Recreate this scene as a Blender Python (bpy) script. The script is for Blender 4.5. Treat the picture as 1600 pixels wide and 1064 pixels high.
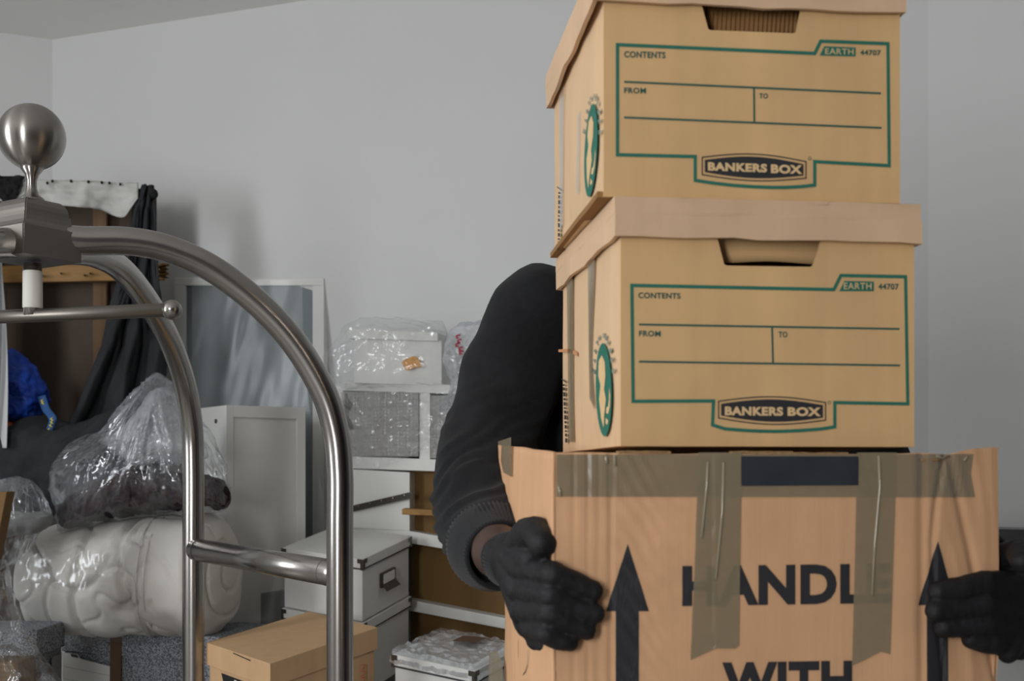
import bpy, bmesh, math, random
from mathutils import Vector, Matrix, noise
from mathutils.geometry import tessellate_polygon
random.seed(7)
V = Vector
for o in list(bpy.data.objects): bpy.data.objects.remove(o)
SC = bpy.context.scene
COL = SC.collection
F = 1946.0; HY = 740.0; CX = 800.0; CH = 1.10       # focal length in px of a 1600 px frame, horizon row, camera height

# ------------------------------------------------------------------ camera, world, light, exposure
cam = bpy.data.cameras.new('camera'); camo = bpy.data.objects.new('camera', cam); COL.objects.link(camo)
camo.location = (0, 0, CH); camo.rotation_euler = (math.pi/2, 0, 0)
cam.sensor_width = 23.6; cam.lens = F/1600*23.6; cam.shift_y = (HY-532)/1600
cam.clip_start = .05
cam.dof.use_dof = True; cam.dof.focus_distance = 2.25; cam.dof.aperture_fstop = 4.6
SC.camera = camo
w = bpy.data.worlds.new('world'); SC.world = w; w.use_nodes = True
w.node_tree.nodes['Background'].inputs[0].default_value = (.78, .82, .86, 1)
w.node_tree.nodes['Background'].inputs[1].default_value = .25
def area(name, loc, target, sx, sy, power, col):
    l = bpy.data.lights.new(name, 'AREA'); l.shape = 'RECTANGLE'; l.size = sx; l.size_y = sy; l.energy = power; l.color = col
    o = bpy.data.objects.new(name, l); COL.objects.link(o); o.location = loc
    o.rotation_euler = (V(target)-V(loc)).to_track_quat('-Z', 'Y').to_euler()
    return o
area('window_light', (-1.5, -2.1, 1.55), (-1.3, 2, 1.6), .55, 1.6, 54, (.99, .99, 1.0))
area('side_window_light', (-3.45, 1.0, 1.65), (0, 1.4, 1.6), .75, 1.5, 35, (.94, .97, 1.0))
vs = SC.view_settings; vs.view_transform = 'Standard'; vs.look = 'None'; vs.gamma = 1; vs.use_curve_mapping = False
vs.exposure = 0.42

# ------------------------------------------------------------------ helpers
def at(px, py, Y): return V(((px-CX)/F*Y, Y, CH+(HY-py)/F*Y))
def org(o):
    s = V((0, 0, 0))
    while o is not None: s += V(o.location); o = o.parent
    return s
def link(name, me, mat=None, parent=None, loc=None, smooth=False):
    base = org(parent) if parent else V((0, 0, 0))
    L = V(loc) if loc is not None else V((0, 0, 0))
    tot = base+L if parent else L
    if tot.length: me.transform(Matrix.Translation(-tot))
    o = bpy.data.objects.new(name, me); COL.objects.link(o)
    o.location = L
    if parent: o.parent = parent
    if mat: me.materials.clear(); me.materials.append(mat)
    me.polygons.foreach_set('use_smooth', [bool(smooth)]*len(me.polygons)); me.update()
    return o
def mk(name, vs_, fs, mat, parent=None, smooth=False):
    me = bpy.data.meshes.new(name); me.from_pydata([tuple(v) for v in vs_], [], fs); me.validate()
    bm = bmesh.new(); bm.from_mesh(me); bmesh.ops.recalc_face_normals(bm, faces=bm.faces); bm.to_mesh(me); bm.free()
    return link(name, me, mat, parent, smooth=smooth)
def mkbm(name, bm, mat, parent=None, smooth=False, recalc=True):
    if recalc: bmesh.ops.recalc_face_normals(bm, faces=bm.faces)
    me = bpy.data.meshes.new(name); bm.to_mesh(me); bm.free()
    return link(name, me, mat, parent, smooth=smooth)
def thing(name, label, cat, loc, group=None):
    o = bpy.data.objects.new(name, None); COL.objects.link(o); o.location = loc; o.empty_display_size = .1
    return tag(o, label, cat, group)
def tag(o, label=None, cat=None, group=None, kind=None):
    if label: o['label'] = label
    if cat: o['category'] = cat
    if group: o['group'] = group
    if kind: o['kind'] = kind
    return o
def hexa_bm(c8, cuts=0, bev=0):
    "c8: bottom 4 (ccw) then top 4"
    bm = bmesh.new(); v = [bm.verts.new(p) for p in c8]
    for f in ((0,1,2,3),(4,5,6,7),(0,1,5,4),(1,2,6,5),(2,3,7,6),(3,0,4,7)): bm.faces.new([v[i] for i in f])
    bmesh.ops.recalc_face_normals(bm, faces=bm.faces)
    if bev: bmesh.ops.bevel(bm, geom=list(bm.edges), offset=bev, segments=2, affect='EDGES', profile=.5)
    if cuts: bmesh.ops.subdivide_edges(bm, edges=list(bm.edges), cuts=cuts, use_grid_fill=True)
    return bm
class Fr:
    "local frame: u right along front, d back, w up"
    def __init__(s, o, e, b, up=(0, 0, 1)): s.o, s.e, s.b, s.up = V(o), V(e).normalized(), V(b).normalized(), V(up).normalized()
    def p(s, u, d, w_): return s.o+s.e*u+s.b*d+s.up*w_
    def front(s, px, py):
        "pixel of the photograph -> (u, w) on the front face"
        r = V(((px-CX)/F, 1, (HY-py)/F)); n = s.e.cross(s.up)
        t = (s.o-V((0, 0, CH))).dot(n)/r.dot(n); q = V((0, 0, CH))+r*t-s.o
        return q.dot(s.e), q.dot(s.up)
    def left(s, px, py):
        r = V(((px-CX)/F, 1, (HY-py)/F)); n = s.b.cross(s.up)
        t = (s.o-V((0, 0, CH))).dot(n)/r.dot(n); q = V((0, 0, CH))+r*t-s.o
        return q.dot(s.b), q.dot(s.up)
def rot_frame(o, deg):
    a = math.radians(deg); return Fr(o, (math.cos(a), math.sin(a), 0), (-math.sin(a), math.cos(a), 0))
def fbox(name, fr, u0, u1, d0, d1, w0, w1, mat, parent=None, cuts=0, bev=0, disp=None, smooth=False):
    c = [fr.p(u0,d0,w0), fr.p(u1,d0,w0), fr.p(u1,d1,w0), fr.p(u0,d1,w0), fr.p(u0,d0,w1), fr.p(u1,d0,w1), fr.p(u1,d1,w1), fr.p(u0,d1,w1)]
    bm = hexa_bm(c, cuts, bev)
    if disp:
        for v in bm.verts: v.co += disp(v.co)
    return mkbm(name, bm, mat, parent, smooth)
def pbox(name, q4, back, mat, parent=None, bev=.002, cuts=0, disp=None, smooth=False):
    "front quad from 4 pixel+depth corners: bl, br, tr, tl, pushed back by a vector"
    b = V(back); f = [at(*q) for q in q4]
    c = [f[0], f[1], f[1]+b, f[0]+b, f[3], f[2], f[2]+b, f[3]+b]
    bm = hexa_bm(c, cuts, bev)
    if disp:
        for v in bm.verts: v.co += disp(v.co)
    return mkbm(name, bm, mat, parent, smooth)
def nz(p, s, seed=0): return noise.noise(V(p)*s+V((seed*7.3, seed*3.1, seed*5.7)))
def nv(p, s, a, seed=0): return noise.noise_vector(V(p)*s+V((seed*7.3, seed*3.1, seed*5.7)))*a
def ridged(p, s, seed=0):
    t = 0; a = 1; n = 0
    for k in range(4):
        t += a*(1-abs(nz(p, s, seed+k))*2.2); n += a; a *= .55; s *= 2.05
    return t/n
def spline(pts, sub=8):
    P = [V(p) for p in pts]; P = [P[0]*2-P[1]]+P+[P[-1]*2-P[-2]]; out = []
    for i in range(1, len(P)-2):
        for k in range(sub):
            t = k/sub; a, b, c, d = P[i-1:i+3]
            out.append(.5*((2*b)+(c-a)*t+(2*a-5*b+4*c-d)*t*t+(3*b-a-3*c+d)*t**3))
    return out+[P[-2]]
def tube(name, pts, r, mat, parent=None, seg=24, caps=True, smooth=True):
    P = [V(p) for p in pts]; R = r if isinstance(r, (list, tuple)) else [r]*len(P)
    T = [(P[min(i+1, len(P)-1)]-P[max(i-1, 0)]).normalized() for i in range(len(P))]
    n = T[0].orthogonal().normalized(); vs_, fs = [], []
    for i in range(len(P)):
        n = (n-T[i]*n.dot(T[i])).normalized(); b = T[i].cross(n)
        for k in range(seg):
            a = 2*math.pi*k/seg; vs_.append(P[i]+(n*math.cos(a)+b*math.sin(a))*R[i])
    for i in range(len(P)-1):
        for k in range(seg): fs.append((i*seg+k, i*seg+(k+1)%seg, (i+1)*seg+(k+1)%seg, (i+1)*seg+k))
    if caps: fs.append(tuple(range(seg))[::-1]); fs.append(tuple((len(P)-1)*seg+k for k in range(seg)))
    return mk(name, vs_, fs, mat, parent, smooth)
def lathe(name, c, prof, mat, parent=None, seg=48):
    vs_, fs = [], []
    for r, z in prof:
        for k in range(seg):
            a = 2*math.pi*k/seg; vs_.append((c[0]+r*math.cos(a), c[1]+r*math.sin(a), z))
    for i in range(len(prof)-1):
        for k in range(seg): fs.append((i*seg+k, i*seg+(k+1)%seg, (i+1)*seg+(k+1)%seg, (i+1)*seg+k))
    fs.append(tuple(range(seg))[::-1]); fs.append(tuple((len(prof)-1)*seg+k for k in range(seg)))
    return mk(name, vs_, fs, mat, parent, True)
def blob(name, chains, mat, parent=None, voxel=.006, it=6, disp=None):
    "one continuous skin over tapered capsules"
    bm = bmesh.new()
    for ch in chains:
        for i in range(max(1, len(ch)-1)):
            a = ch[i]; b = ch[min(i+1, len(ch)-1)]; b2 = bmesh.new()
            for (p, r) in ((a, b) if len(ch) > 1 else (a,)):
                sc = r if isinstance(r, tuple) else (r, r, r)
                bmesh.ops.create_icosphere(b2, subdivisions=3, radius=1, matrix=Matrix.Translation(V(p)) @ Matrix.Diagonal((*sc, 1)))
            h = bmesh.ops.convex_hull(b2, input=list(b2.verts))
            bmesh.ops.delete(b2, geom=[g for g in h['geom_interior'] if isinstance(g, bmesh.types.BMVert)], context='VERTS')
            t = bpy.data.meshes.new('t'); b2.to_mesh(t); b2.free(); bm.from_mesh(t); bpy.data.meshes.remove(t)
    me = bpy.data.meshes.new('t'); bm.to_mesh(me); bm.free()
    o = bpy.data.objects.new('t', me); COL.objects.link(o)
    m = o.modifiers.new('r', 'REMESH'); m.mode = 'VOXEL'; m.voxel_size = voxel
    s = o.modifiers.new('s', 'SMOOTH'); s.iterations = it; s.factor = .5
    dg = bpy.context.evaluated_depsgraph_get(); dg.update()
    m2 = bpy.data.meshes.new_from_object(o.evaluated_get(dg)); bpy.data.objects.remove(o); bpy.data.meshes.remove(me)
    if disp:
        nn = [v.normal.copy() for v in m2.vertices]
        for v, n in zip(m2.vertices, nn): v.co += n*disp(v.co, n)
    m2.name = name
    return link(name, m2, mat, parent, smooth=True)
def inflate(name, outline, c, Y, T, mat, parent=None, rings=26, n=96, disp=None, power=2.2, Yslope=0, back=1.0):
    "closed soft body whose outline is a star-shaped polygon at depth Y, thickness T towards and away from the viewer"
    C = V(c+(0,)); O = [V(p+(0,)) for p in outline]; ring = []
    L = [(O[(i+1) % len(O)]-O[i]).length for i in range(len(O))]; tot = sum(L)
    pts = spline(O+[O[0]], 6)[:-1]
    acc = [0]
    for i in range(len(pts)): acc.append(acc[-1]+(pts[(i+1) % len(pts)]-pts[i]).length)
    j = 0
    for k in range(n):
        s = acc[-1]*k/n
        while acc[j+1] < s: j += 1
        t = (s-acc[j])/max(1e-9, acc[j+1]-acc[j]); ring.append(pts[j].lerp(pts[(j+1) % len(pts)], t))
    bm = bmesh.new(); rows = []
    for side in (-1, 1):
        for i in range(rings+1):
            s = math.sin(i/rings*math.pi/2)
            if side == 1 and i == rings: continue
            if i == 0: rows.append((side, i, [bm.verts.new(at(C.x, C.y, Y+(C.x-c[0])*Yslope)+V((0, side*T*(back if side > 0 else 1), 0)))])); continue
            th = T*max(0, 1-s**power)**(1/power)*side*(back if side > 0 else 1)
            rows.append((side, i, [bm.verts.new(at(*(C.lerp(q, s).xy), Y+(C.lerp(q, s).x-c[0])*Yslope)+V((0, th, 0))) for q in ring]))
    fr = [r[2] for r in rows if r[0] == -1]; bk = [r[2] for r in rows if r[0] == 1]+[fr[-1]]
    for R in (fr, bk):
        for k in range(n): bm.faces.new((R[0][0], R[1][k], R[1][(k+1) % n]))
        for i in range(1, len(R)-1):
            for k in range(n): bm.faces.new((R[i][k], R[i][(k+1) % n], R[i+1][(k+1) % n], R[i+1][k]))
    bmesh.ops.recalc_face_normals(bm, faces=bm.faces); bm.normal_update()
    if disp:
        nn = [(v, v.normal.copy()) for v in bm.verts]
        for v, m in nn: v.co += m*disp(v.co)
    return mkbm(name, bm, mat, parent, True, recalc=False)
def sheet(name, fn, nu, nv_, mat, parent=None, thick=0, smooth=True, closeu=False):
    vs_ = [fn(i/nu, j/nv_) for j in range(nv_+1) for i in range(nu+1)]; fs = []
    for j in range(nv_):
        for i in range(nu): a = j*(nu+1)+i; fs.append((a, a+1, a+nu+2, a+nu+1))
    bm = bmesh.new(); vv = [bm.verts.new(v) for v in vs_]
    for f in fs: bm.faces.new([vv[i] for i in f])
    if thick:
        bm.normal_update(); bmesh.ops.solidify(bm, geom=list(bm.faces), thickness=thick)
    return mkbm(name, bm, mat, parent, smooth, recalc=bool(thick))

# ------------------------------------------------------------------ materials
def lin(c): return tuple(((x/255)/12.92 if x/255 <= .04045 else ((x/255+.055)/1.055)**2.4) for x in c)
def mat(name, rgb, rough=.7, metal=0, var=.08, scale=6, bump=0, bscale=60, stretch=(1, 1, 1), spec=.5, aniso=0, detail=6, rgb2=None, sheen=0, bdist=.002):
    m = bpy.data.materials.new(name); m.use_nodes = True; nt = m.node_tree; N = nt.nodes; b = N['Principled BSDF']
    c = lin(rgb); tc = N.new('ShaderNodeTexCoord'); mp = N.new('ShaderNodeMapping'); mp.inputs['Scale'].default_value = stretch
    nt.links.new(tc.outputs['Object'], mp.inputs[0])
    ns = N.new('ShaderNodeTexNoise'); ns.inputs['Scale'].default_value = scale; ns.inputs['Detail'].default_value = detail
    nt.links.new(mp.outputs[0], ns.inputs[0])
    rp = N.new('ShaderNodeValToRGB'); nt.links.new(ns.outputs[0], rp.inputs[0])
    e = rp.color_ramp.elements; e[0].position = .3; e[1].position = .7
    d = lin(rgb2) if rgb2 else tuple(x*(1+var) for x in c); l = c if rgb2 else tuple(x*(1-var) for x in c)
    e[0].color = (*l, 1); e[1].color = (*d, 1)
    nt.links.new(rp.outputs[0], b.inputs['Base Color'])
    b.inputs['Roughness'].default_value = rough; b.inputs['Metallic'].default_value = metal
    b.inputs['Specular IOR Level'].default_value = spec
    if aniso: b.inputs['Anisotropic'].default_value = aniso
    if sheen: b.inputs['Sheen Weight'].default_value = sheen; b.inputs['Sheen Roughness'].default_value = .6
    if bump:
        n2 = N.new('ShaderNodeTexNoise'); n2.inputs['Scale'].default_value = bscale; n2.inputs['Detail'].default_value = 5
        nt.links.new(mp.outputs[0], n2.inputs[0]); bp = N.new('ShaderNodeBump'); bp.inputs['Strength'].default_value = bump; bp.inputs['Distance'].default_value = bdist
        nt.links.new(n2.outputs[0], bp.inputs['Height']); nt.links.new(bp.outputs[0], b.inputs['Normal'])
    return m
def film(name, rgb, alpha, rough=.12, scale=14, amp=.15, cr=.2, gloss=.5):
    "clear plastic: transparent, a patchy white haze, and a fresnel gloss"
    m = bpy.data.materials.new(name); m.use_nodes = True; nt = m.node_tree; N = nt.nodes; N.clear(); K = nt.links.new
    out = N.new('ShaderNodeOutputMaterial'); tc = N.new('ShaderNodeTexCoord')
    ns = N.new('ShaderNodeTexNoise'); ns.inputs['Scale'].default_value = scale; ns.inputs['Detail'].default_value = 6; ns.inputs['Distortion'].default_value = .8
    K(tc.outputs['Object'], ns.inputs[0])
    mr = N.new('ShaderNodeMapRange'); mr.inputs[1].default_value = .35; mr.inputs[2].default_value = .68
    mr.inputs[3].default_value = max(0, alpha-amp); mr.inputs[4].default_value = min(1, alpha+amp); K(ns.outputs[0], mr.inputs[0])
    bp = N.new('ShaderNodeBump'); bp.inputs['Strength'].default_value = cr; bp.inputs['Distance'].default_value = .006; K(ns.outputs[0], bp.inputs['Height'])
    tr = N.new('ShaderNodeBsdfTransparent'); df = N.new('ShaderNodeBsdfDiffuse'); df.inputs[0].default_value = (*lin(rgb), 1); K(bp.outputs[0], df.inputs['Normal'])
    gl = N.new('ShaderNodeBsdfGlossy'); gl.inputs['Roughness'].default_value = rough; gl.inputs[0].default_value = (.95, .97, 1, 1); K(bp.outputs[0], gl.inputs['Normal'])
    m1 = N.new('ShaderNodeMixShader'); K(mr.outputs[0], m1.inputs[0]); K(tr.outputs[0], m1.inputs[1]); K(df.outputs[0], m1.inputs[2])
    lw = N.new('ShaderNodeLayerWeight'); lw.inputs[0].default_value = .35; K(bp.outputs[0], lw.inputs['Normal'])
    mm = N.new('ShaderNodeMath'); mm.operation = 'MULTIPLY_ADD'; mm.inputs[1].default_value = gloss; mm.inputs[2].default_value = .05; K(lw.outputs['Fresnel'], mm.inputs[0])
    m2 = N.new('ShaderNodeMixShader'); K(mm.outputs[0], m2.inputs[0]); K(m1.outputs[0], m2.inputs[1]); K(gl.outputs[0], m2.inputs[2]); K(m2.outputs[0], out.inputs[0])
    return m
def corr(name, rgb, freq=260, amt=.035, bump=.12, **k):
    "cardboard: faint vertical flute bands in the frame's own direction plus paper noise"
    m = mat(name, rgb, .78, var=.05, scale=9, spec=.25, **k); nt = m.node_tree; N = nt.nodes; b = N['Principled BSDF']
    tc = N['Texture Coordinate']; mp = N.new('ShaderNodeMapping'); mp.inputs['Scale'].default_value = (1, 1, .06)
    nt.links.new(tc.outputs['Object'], mp.inputs[0])
    n2 = N.new('ShaderNodeTexNoise'); n2.inputs['Scale'].default_value = 38; n2.inputs['Detail'].default_value = 3; nt.links.new(mp.outputs[0], n2.inputs[0])
    n3 = N.new('ShaderNodeTexNoise'); n3.inputs['Scale'].default_value = freq; n3.inputs['Detail'].default_value = 2; nt.links.new(mp.outputs[0], n3.inputs[0])
    mx = N.new('ShaderNodeMixRGB'); mx.blend_type = 'MULTIPLY'; mx.inputs[0].default_value = 1
    mr = N.new('ShaderNodeMapRange'); mr.inputs[1].default_value = .35; mr.inputs[2].default_value = .65; mr.inputs[3].default_value = 1-amt; mr.inputs[4].default_value = 1+amt*.6
    nt.links.new(n2.outputs[0], mr.inputs[0]); src = b.inputs['Base Color'].links[0].from_socket
    nt.links.new(src, mx.inputs[1]); nt.links.new(mr.outputs[0], mx.inputs[2]); nt.links.new(mx.outputs[0], b.inputs['Base Color'])
    bp = N.new('ShaderNodeBump'); bp.inputs['Strength'].default_value = bump; bp.inputs['Distance'].default_value = .001
    nt.links.new(n3.outputs[0], bp.inputs['Height']); nt.links.new(bp.outputs[0], b.inputs['Normal'])
    return m
M = dict(
    batt=mat('brown_batten', (112, 86, 60), .7, var=.15, scale=12, stretch=(8, 8, .4)),
    wallr=mat('low_bounce_grey', (104, 104, 106), .85, var=.015, scale=2),  # darker than wall_paint: invented tone on unseen walls to cut bounced light
    wall=mat('wall_paint', (216, 217, 216), .85, var=.015, scale=2, bump=.05, bscale=90),
    ceil=mat('ceiling_paint', (236, 235, 232), .9, var=.01, bump=.03),
    floor=mat('floor_boards', (150, 146, 140), .6, var=.05, scale=3, stretch=(1, 8, 1)),
    trim=mat('white_trim', (214, 214, 210), .5, var=.02),
    kraft=corr('kraft_cardboard', (202, 166, 126)), card=corr('tan_cardboard', (216, 178, 128)), cardside=corr('pale_cardboard', (219, 186, 148)),
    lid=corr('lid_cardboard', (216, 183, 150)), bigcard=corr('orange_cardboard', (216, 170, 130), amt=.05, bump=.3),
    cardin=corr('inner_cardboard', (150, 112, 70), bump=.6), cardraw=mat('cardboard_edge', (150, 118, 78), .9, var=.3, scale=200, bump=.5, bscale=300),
    green=mat('green_ink', (34, 110, 92), .7, var=.06, scale=80), ink=mat('black_ink', (40, 40, 44), .65, var=.06, scale=60),
    dkink=mat('dark_print', (38, 88, 80), .7, var=.05, scale=80), cream=mat('bare_board_print', (222, 190, 142), .8, var=.04, scale=60),
    faint=mat('faded_print', (120, 140, 128), .8, var=.1, scale=50),
    navy=mat('navy_label', (50, 54, 62), .35, var=.12, scale=30, bump=.1),
    steel=mat('brushed_steel', (166, 163, 159), .24, 1, var=.06, scale=14, stretch=(1, 1, 1), bump=.02, bscale=500),
    steeld=mat('satin_steel', (138, 134, 128), .40, 1, var=.05, scale=20, bump=.05, bscale=220),
    steelball=mat('turned_steel', (158, 154, 149), .30, 1, var=.05, scale=10, aniso=.85), chrome=mat('chrome', (190, 190, 190), .15, 1, var=.02), whitetape=mat('white_sleeve', (214, 214, 206), .6, var=.03),
    fabric=mat('black_jersey', (25, 26, 29), .95, var=.18, scale=120, bump=.5, bscale=700, sheen=.05, bdist=.001, spec=.2),
    rib=mat('black_rib_knit', (25, 26, 29), .95, var=.1, scale=90, bump=.4, bscale=500, sheen=.1, spec=.2),
    glove=mat('black_rubber_glove', (24, 24, 27), .62, var=.25, scale=30, bump=.5, bscale=420, spec=.35, bdist=.001),
    knit=mat('black_knit', (27, 27, 31), .9, var=.15, scale=120, bump=.6, bscale=600, bdist=.001),
    skin=mat('dark_skin', (74, 55, 47), .5, var=.12, scale=40, bump=.15, bscale=260, spec=.4),
    hair=mat('black_hair', (16, 14, 14), .9, var=.3, scale=90, bump=.8, bscale=300), eye=mat('eye_white', (220, 215, 208), .3),
    iris=mat('dark_iris', (30, 20, 16), .2), lip=mat('lip', (86, 52, 48), .5), jean=mat('dark_trousers', (34, 38, 48), .9, bump=.3, bscale=500),
    shoe=mat('black_shoe', (22, 22, 24), .5, bump=.1), sole=mat('grey_sole', (80, 80, 80), .8),
    white=mat('white_board', (222, 222, 218), .45, var=.02), whitebox=mat('white_paper_box', (218, 218, 214), .7, var=.03, bump=.15, bscale=120),
    seam=mat('dark_seam', (72, 72, 72), .8), dkmetal=mat('dark_metal', (92, 88, 80), .4, .8, var=.1),
    brown=mat('brown_board', (112, 84, 44), .75, var=.12, scale=5, stretch=(1, 1, .3)), wood=mat('pine_batten', (150, 112, 58), .6, var=.2, scale=12, stretch=(.4, 8, 8)),
    woodd=mat('dark_brown_board', (74, 60, 48), .75, var=.2, scale=6), speck=None,
    duvet=mat('white_quilt', (206, 203, 196), .9, var=.03, scale=6, bump=.35, bscale=240, bdist=.003, sheen=.1),
    maroon=mat('maroon_cloth', (34, 16, 22), .9, var=.5, scale=16, bump=.6, bscale=60, bdist=.01),
    dark=mat('charcoal_cloth', (40, 42, 45), .95, var=.3, scale=12, bump=.4, bscale=120, bdist=.004), black=mat('black_cloth', (24, 24, 26), .95, var=.2, bump=.3),
    sheetw=mat('white_cloth', (196, 198, 200), .9, var=.04, bump=.2, bscale=100), valance=mat('stained_cover', (190, 190, 186), .85, var=.2, scale=9, bump=.3, bscale=100),
    blue=mat('blue_cloth', (18, 66, 170), .6, var=.35, scale=16, bump=.3), orange=mat('orange_bag', (214, 98, 28), .5, var=.2, scale=20, bump=.3),
    strap=mat('blue_strap', (40, 84, 140), .7, var=.1), yellow=mat('yellow_print', (200, 190, 70), .7), red=mat('red_print', (160, 40, 66), .6, var=.1),
    tapeor=mat('orange_tape', (206, 146, 66), .35, var=.12, scale=60), screen=mat('black_plastic', (18, 19, 21), .25, spec=.4),
    panelg=mat('grey_translucent_pane', (120, 128, 130), .45, var=.04, scale=3),
    grey2=mat('dark_grey_board', (84, 82, 80), .7, var=.1, scale=20), grey=mat('grey_board', (138, 140, 140), .7, var=.05),
    film=film('clear_polythene', (226, 231, 236), .05, .10, scale=7, amp=.05, gloss=.4), filmw=film('milky_polythene', (222, 226, 230), .30, .2, scale=9, amp=.16),
    filmt=film('thin_polythene', (225, 230, 235), .07, .13, scale=6, amp=.06, cr=.2),
    filmq=film('dull_polythene', (222, 226, 230), .05, .35, scale=4, amp=.05, cr=.05, gloss=.0), film2=film('soft_polythene', (222, 226, 230), .08, .18, scale=6, amp=.07, cr=.08, gloss=.12),
    tape=film('brown_packing_tape', (150, 137, 112), .72, .2, scale=22, amp=.05, cr=.06, gloss=.25), ctape=film('clear_packing_tape', (214, 206, 190), .25, .12, scale=20, amp=.08, cr=.1), glint=mat('tape_ridge', (150, 140, 118), .08, var=.02, spec=1),
    btape=mat('brown_tape', (92, 66, 44), .4, var=.1), tornc=mat('torn_paper', (198, 140, 96), .8), redink=mat('red_marker', (196, 84, 66), .7),
)
def speck():
    m = mat('speckled_board', (120, 122, 126), .8, scale=230, detail=2); N = m.node_tree.nodes
    e = N['Color Ramp'].color_ramp.elements; e[0].position = .42; e[1].position = .58; e[0].color = (*lin((80, 83, 90)), 1); e[1].color = (*lin((160, 163, 168)), 1)
    return m
M['speck'] = speck()
def radial(m):
    nt = m.node_tree; t = nt.nodes.new('ShaderNodeTangent'); t.direction_type = 'RADIAL'; t.axis = 'Z'; nt.links.new(t.outputs[0], nt.nodes['Principled BSDF'].inputs['Tangent']); nt.nodes['Principled BSDF'].inputs['Anisotropic Rotation'].default_value = .25
radial(M['steelball'])
def bubble():
    m = mat('bubble_wrap', (186, 184, 180), .25, var=.05, spec=.7); nt = m.node_tree; N = nt.nodes; b = N['Principled BSDF']
    b.inputs['Alpha'].default_value = .55
    v = N.new('ShaderNodeTexVoronoi'); v.inputs['Scale'].default_value = 95; v.inputs['Randomness'].default_value = .15
    nt.links.new(N['Texture Coordinate'].outputs['Object'], v.inputs[0]); bp = N.new('ShaderNodeBump'); bp.inputs['Strength'].default_value = 1; bp.inputs['Distance'].default_value = .0025; bp.invert = True
    nt.links.new(v.outputs[0], bp.inputs['Height']); nt.links.new(bp.outputs[0], b.inputs['Normal'])
    return m
M['bubble'] = bubble()

# ------------------------------------------------------------------ room
def wall(name, a, b, z0, z1, m, th=.08):
    a = V((*a, 0)); b = V((*b, 0)); d = (b-a).normalized(); n = V((-d.y, d.x, 0))*th
    c = [a, b, b+n, a+n]; bm = hexa_bm([V((p.x, p.y, z0)) for p in c]+[V((p.x, p.y, z1)) for p in c])
    o = mkbm(name, bm, m); o['kind'] = 'structure'; return o
CZ = 2.70
WA = (-1.694, 4.59); WB = (1.17, 3.50)                  # left corner and right end of the far wall
def wallY(px): r = (px-CX)/F; return (4.59-.3806*1.694)/(1+.3806*r)
LW = (-1.694-1.9, 4.59-.85)
wall('wall_back', WB, WA, 0, CZ, M['wall'], -.10)
wall('wall_left', WA, LW, 0, CZ, M['wall'], -.10)
wall('wall_far_left', LW, (-3.594, -2.25), 0, CZ, M['wall'], -.1)
wall('wall_back_right', (2.3, 2.68), WB, 0, CZ, M['wall'], -.1)
wall('wall_right', (2.3, -2.25), (2.3, 2.68), 0, CZ, M['wallr'], -.1)
wall('wall_rear', (-3.594, -2.25), (2.3, -2.25), 0, CZ, M['wallr'], -.1)
for nm, z0, z1, m in (('floor', -.1, 0, M['floor']), ('ceiling', CZ, CZ+.1, M['ceil'])):
    poly = [(-3.7, -2.35), (2.4, -2.35), (2.4, 2.75), (1.22, 3.6), (-1.69, 4.75), (-3.7, 3.9)]
    bm = bmesh.new(); lo = [bm.verts.new((x, y, z0)) for x, y in poly]; hi = [bm.verts.new((x, y, z1)) for x, y in poly]
    bm.faces.new(lo[::-1]); bm.faces.new(hi)
    for i in range(6): bm.faces.new((lo[i], lo[(i+1) % 6], hi[(i+1) % 6], hi[i]))
    tag(mkbm(nm, bm, m), kind='structure')
o = wall('baseboard_back', (1.16, 3.485), (-1.69, 4.57), 0, .1, M['trim'], -.0)if False else wall('baseboard_back', (-1.66, 4.562), (1.14, 3.497), 0, .1, M['trim'], -.015)

# ------------------------------------------------------------------ printing helpers
def poly_on(fr, pts, face='front', off=.0007):
    f = fr.front if face == 'front' else fr.left; out = []
    for p in pts:
        u, w_ = f(*p); out.append(fr.p(u, -off, w_) if face == 'front' else fr.p(-off, u, w_))
    return out
def stroke2d(pts, wd, closed=False):
    "quads of a constant width line round pixel points; aspect handled on the plane"
    P = [V(p) for p in pts]; n = len(P); L, R = [], []
    for i in range(n):
        a = P[(i-1) % n] if (closed or i) else P[i]; b = P[i]; c = P[(i+1) % n] if (closed or i < n-1) else P[i]
        d1 = (b-a).normalized() if (b-a).length else (c-b).normalized(); d2 = (c-b).normalized() if (c-b).length else d1
        n1 = V((-d1.y, d1.x)); n2 = V((-d2.y, d2.x)); m = (n1+n2).normalized(); k = wd/2/max(.35, m.dot(n1)); L.append(b+m*k); R.append(b-m*k)
    return L, R
def bisect_bm(bm, fr, step, ulo, uhi):
    for k in range(int(ulo/step), int(uhi/step)+1):
        bmesh.ops.bisect_plane(bm, geom=list(bm.verts)+list(bm.edges)+list(bm.faces), plane_co=fr.p(k*step, 0, 0), plane_no=fr.e)
    for k in range(0, 34):
        bmesh.ops.bisect_plane(bm, geom=list(bm.verts)+list(bm.edges)+list(bm.faces), plane_co=fr.p(0, 0, -k*.008), plane_no=fr.up)
def conform(bm, fr, D):
    if not D: return
    us = [(v.co-fr.o).dot(fr.e) for v in bm.verts]; bisect_bm(bm, fr, .004, min(us), max(us))
    for v in bm.verts:
        q = v.co-fr.o; v.co += fr.b*D(q.dot(fr.e), q.dot(fr.up))
def ink_poly(name, fr, polys, mt, parent, face='front', off=.0007, D=None):
    bm = bmesh.new()
    for pts in polys:
        P = poly_on(fr, pts, face, off); vv = [bm.verts.new(p) for p in P]
        for t in tessellate_polygon([P]):
            try: bm.faces.new([vv[i] for i in t])
            except ValueError: pass
    conform(bm, fr, D)
    return mkbm(name, bm, mt, parent, recalc=False)
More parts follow.
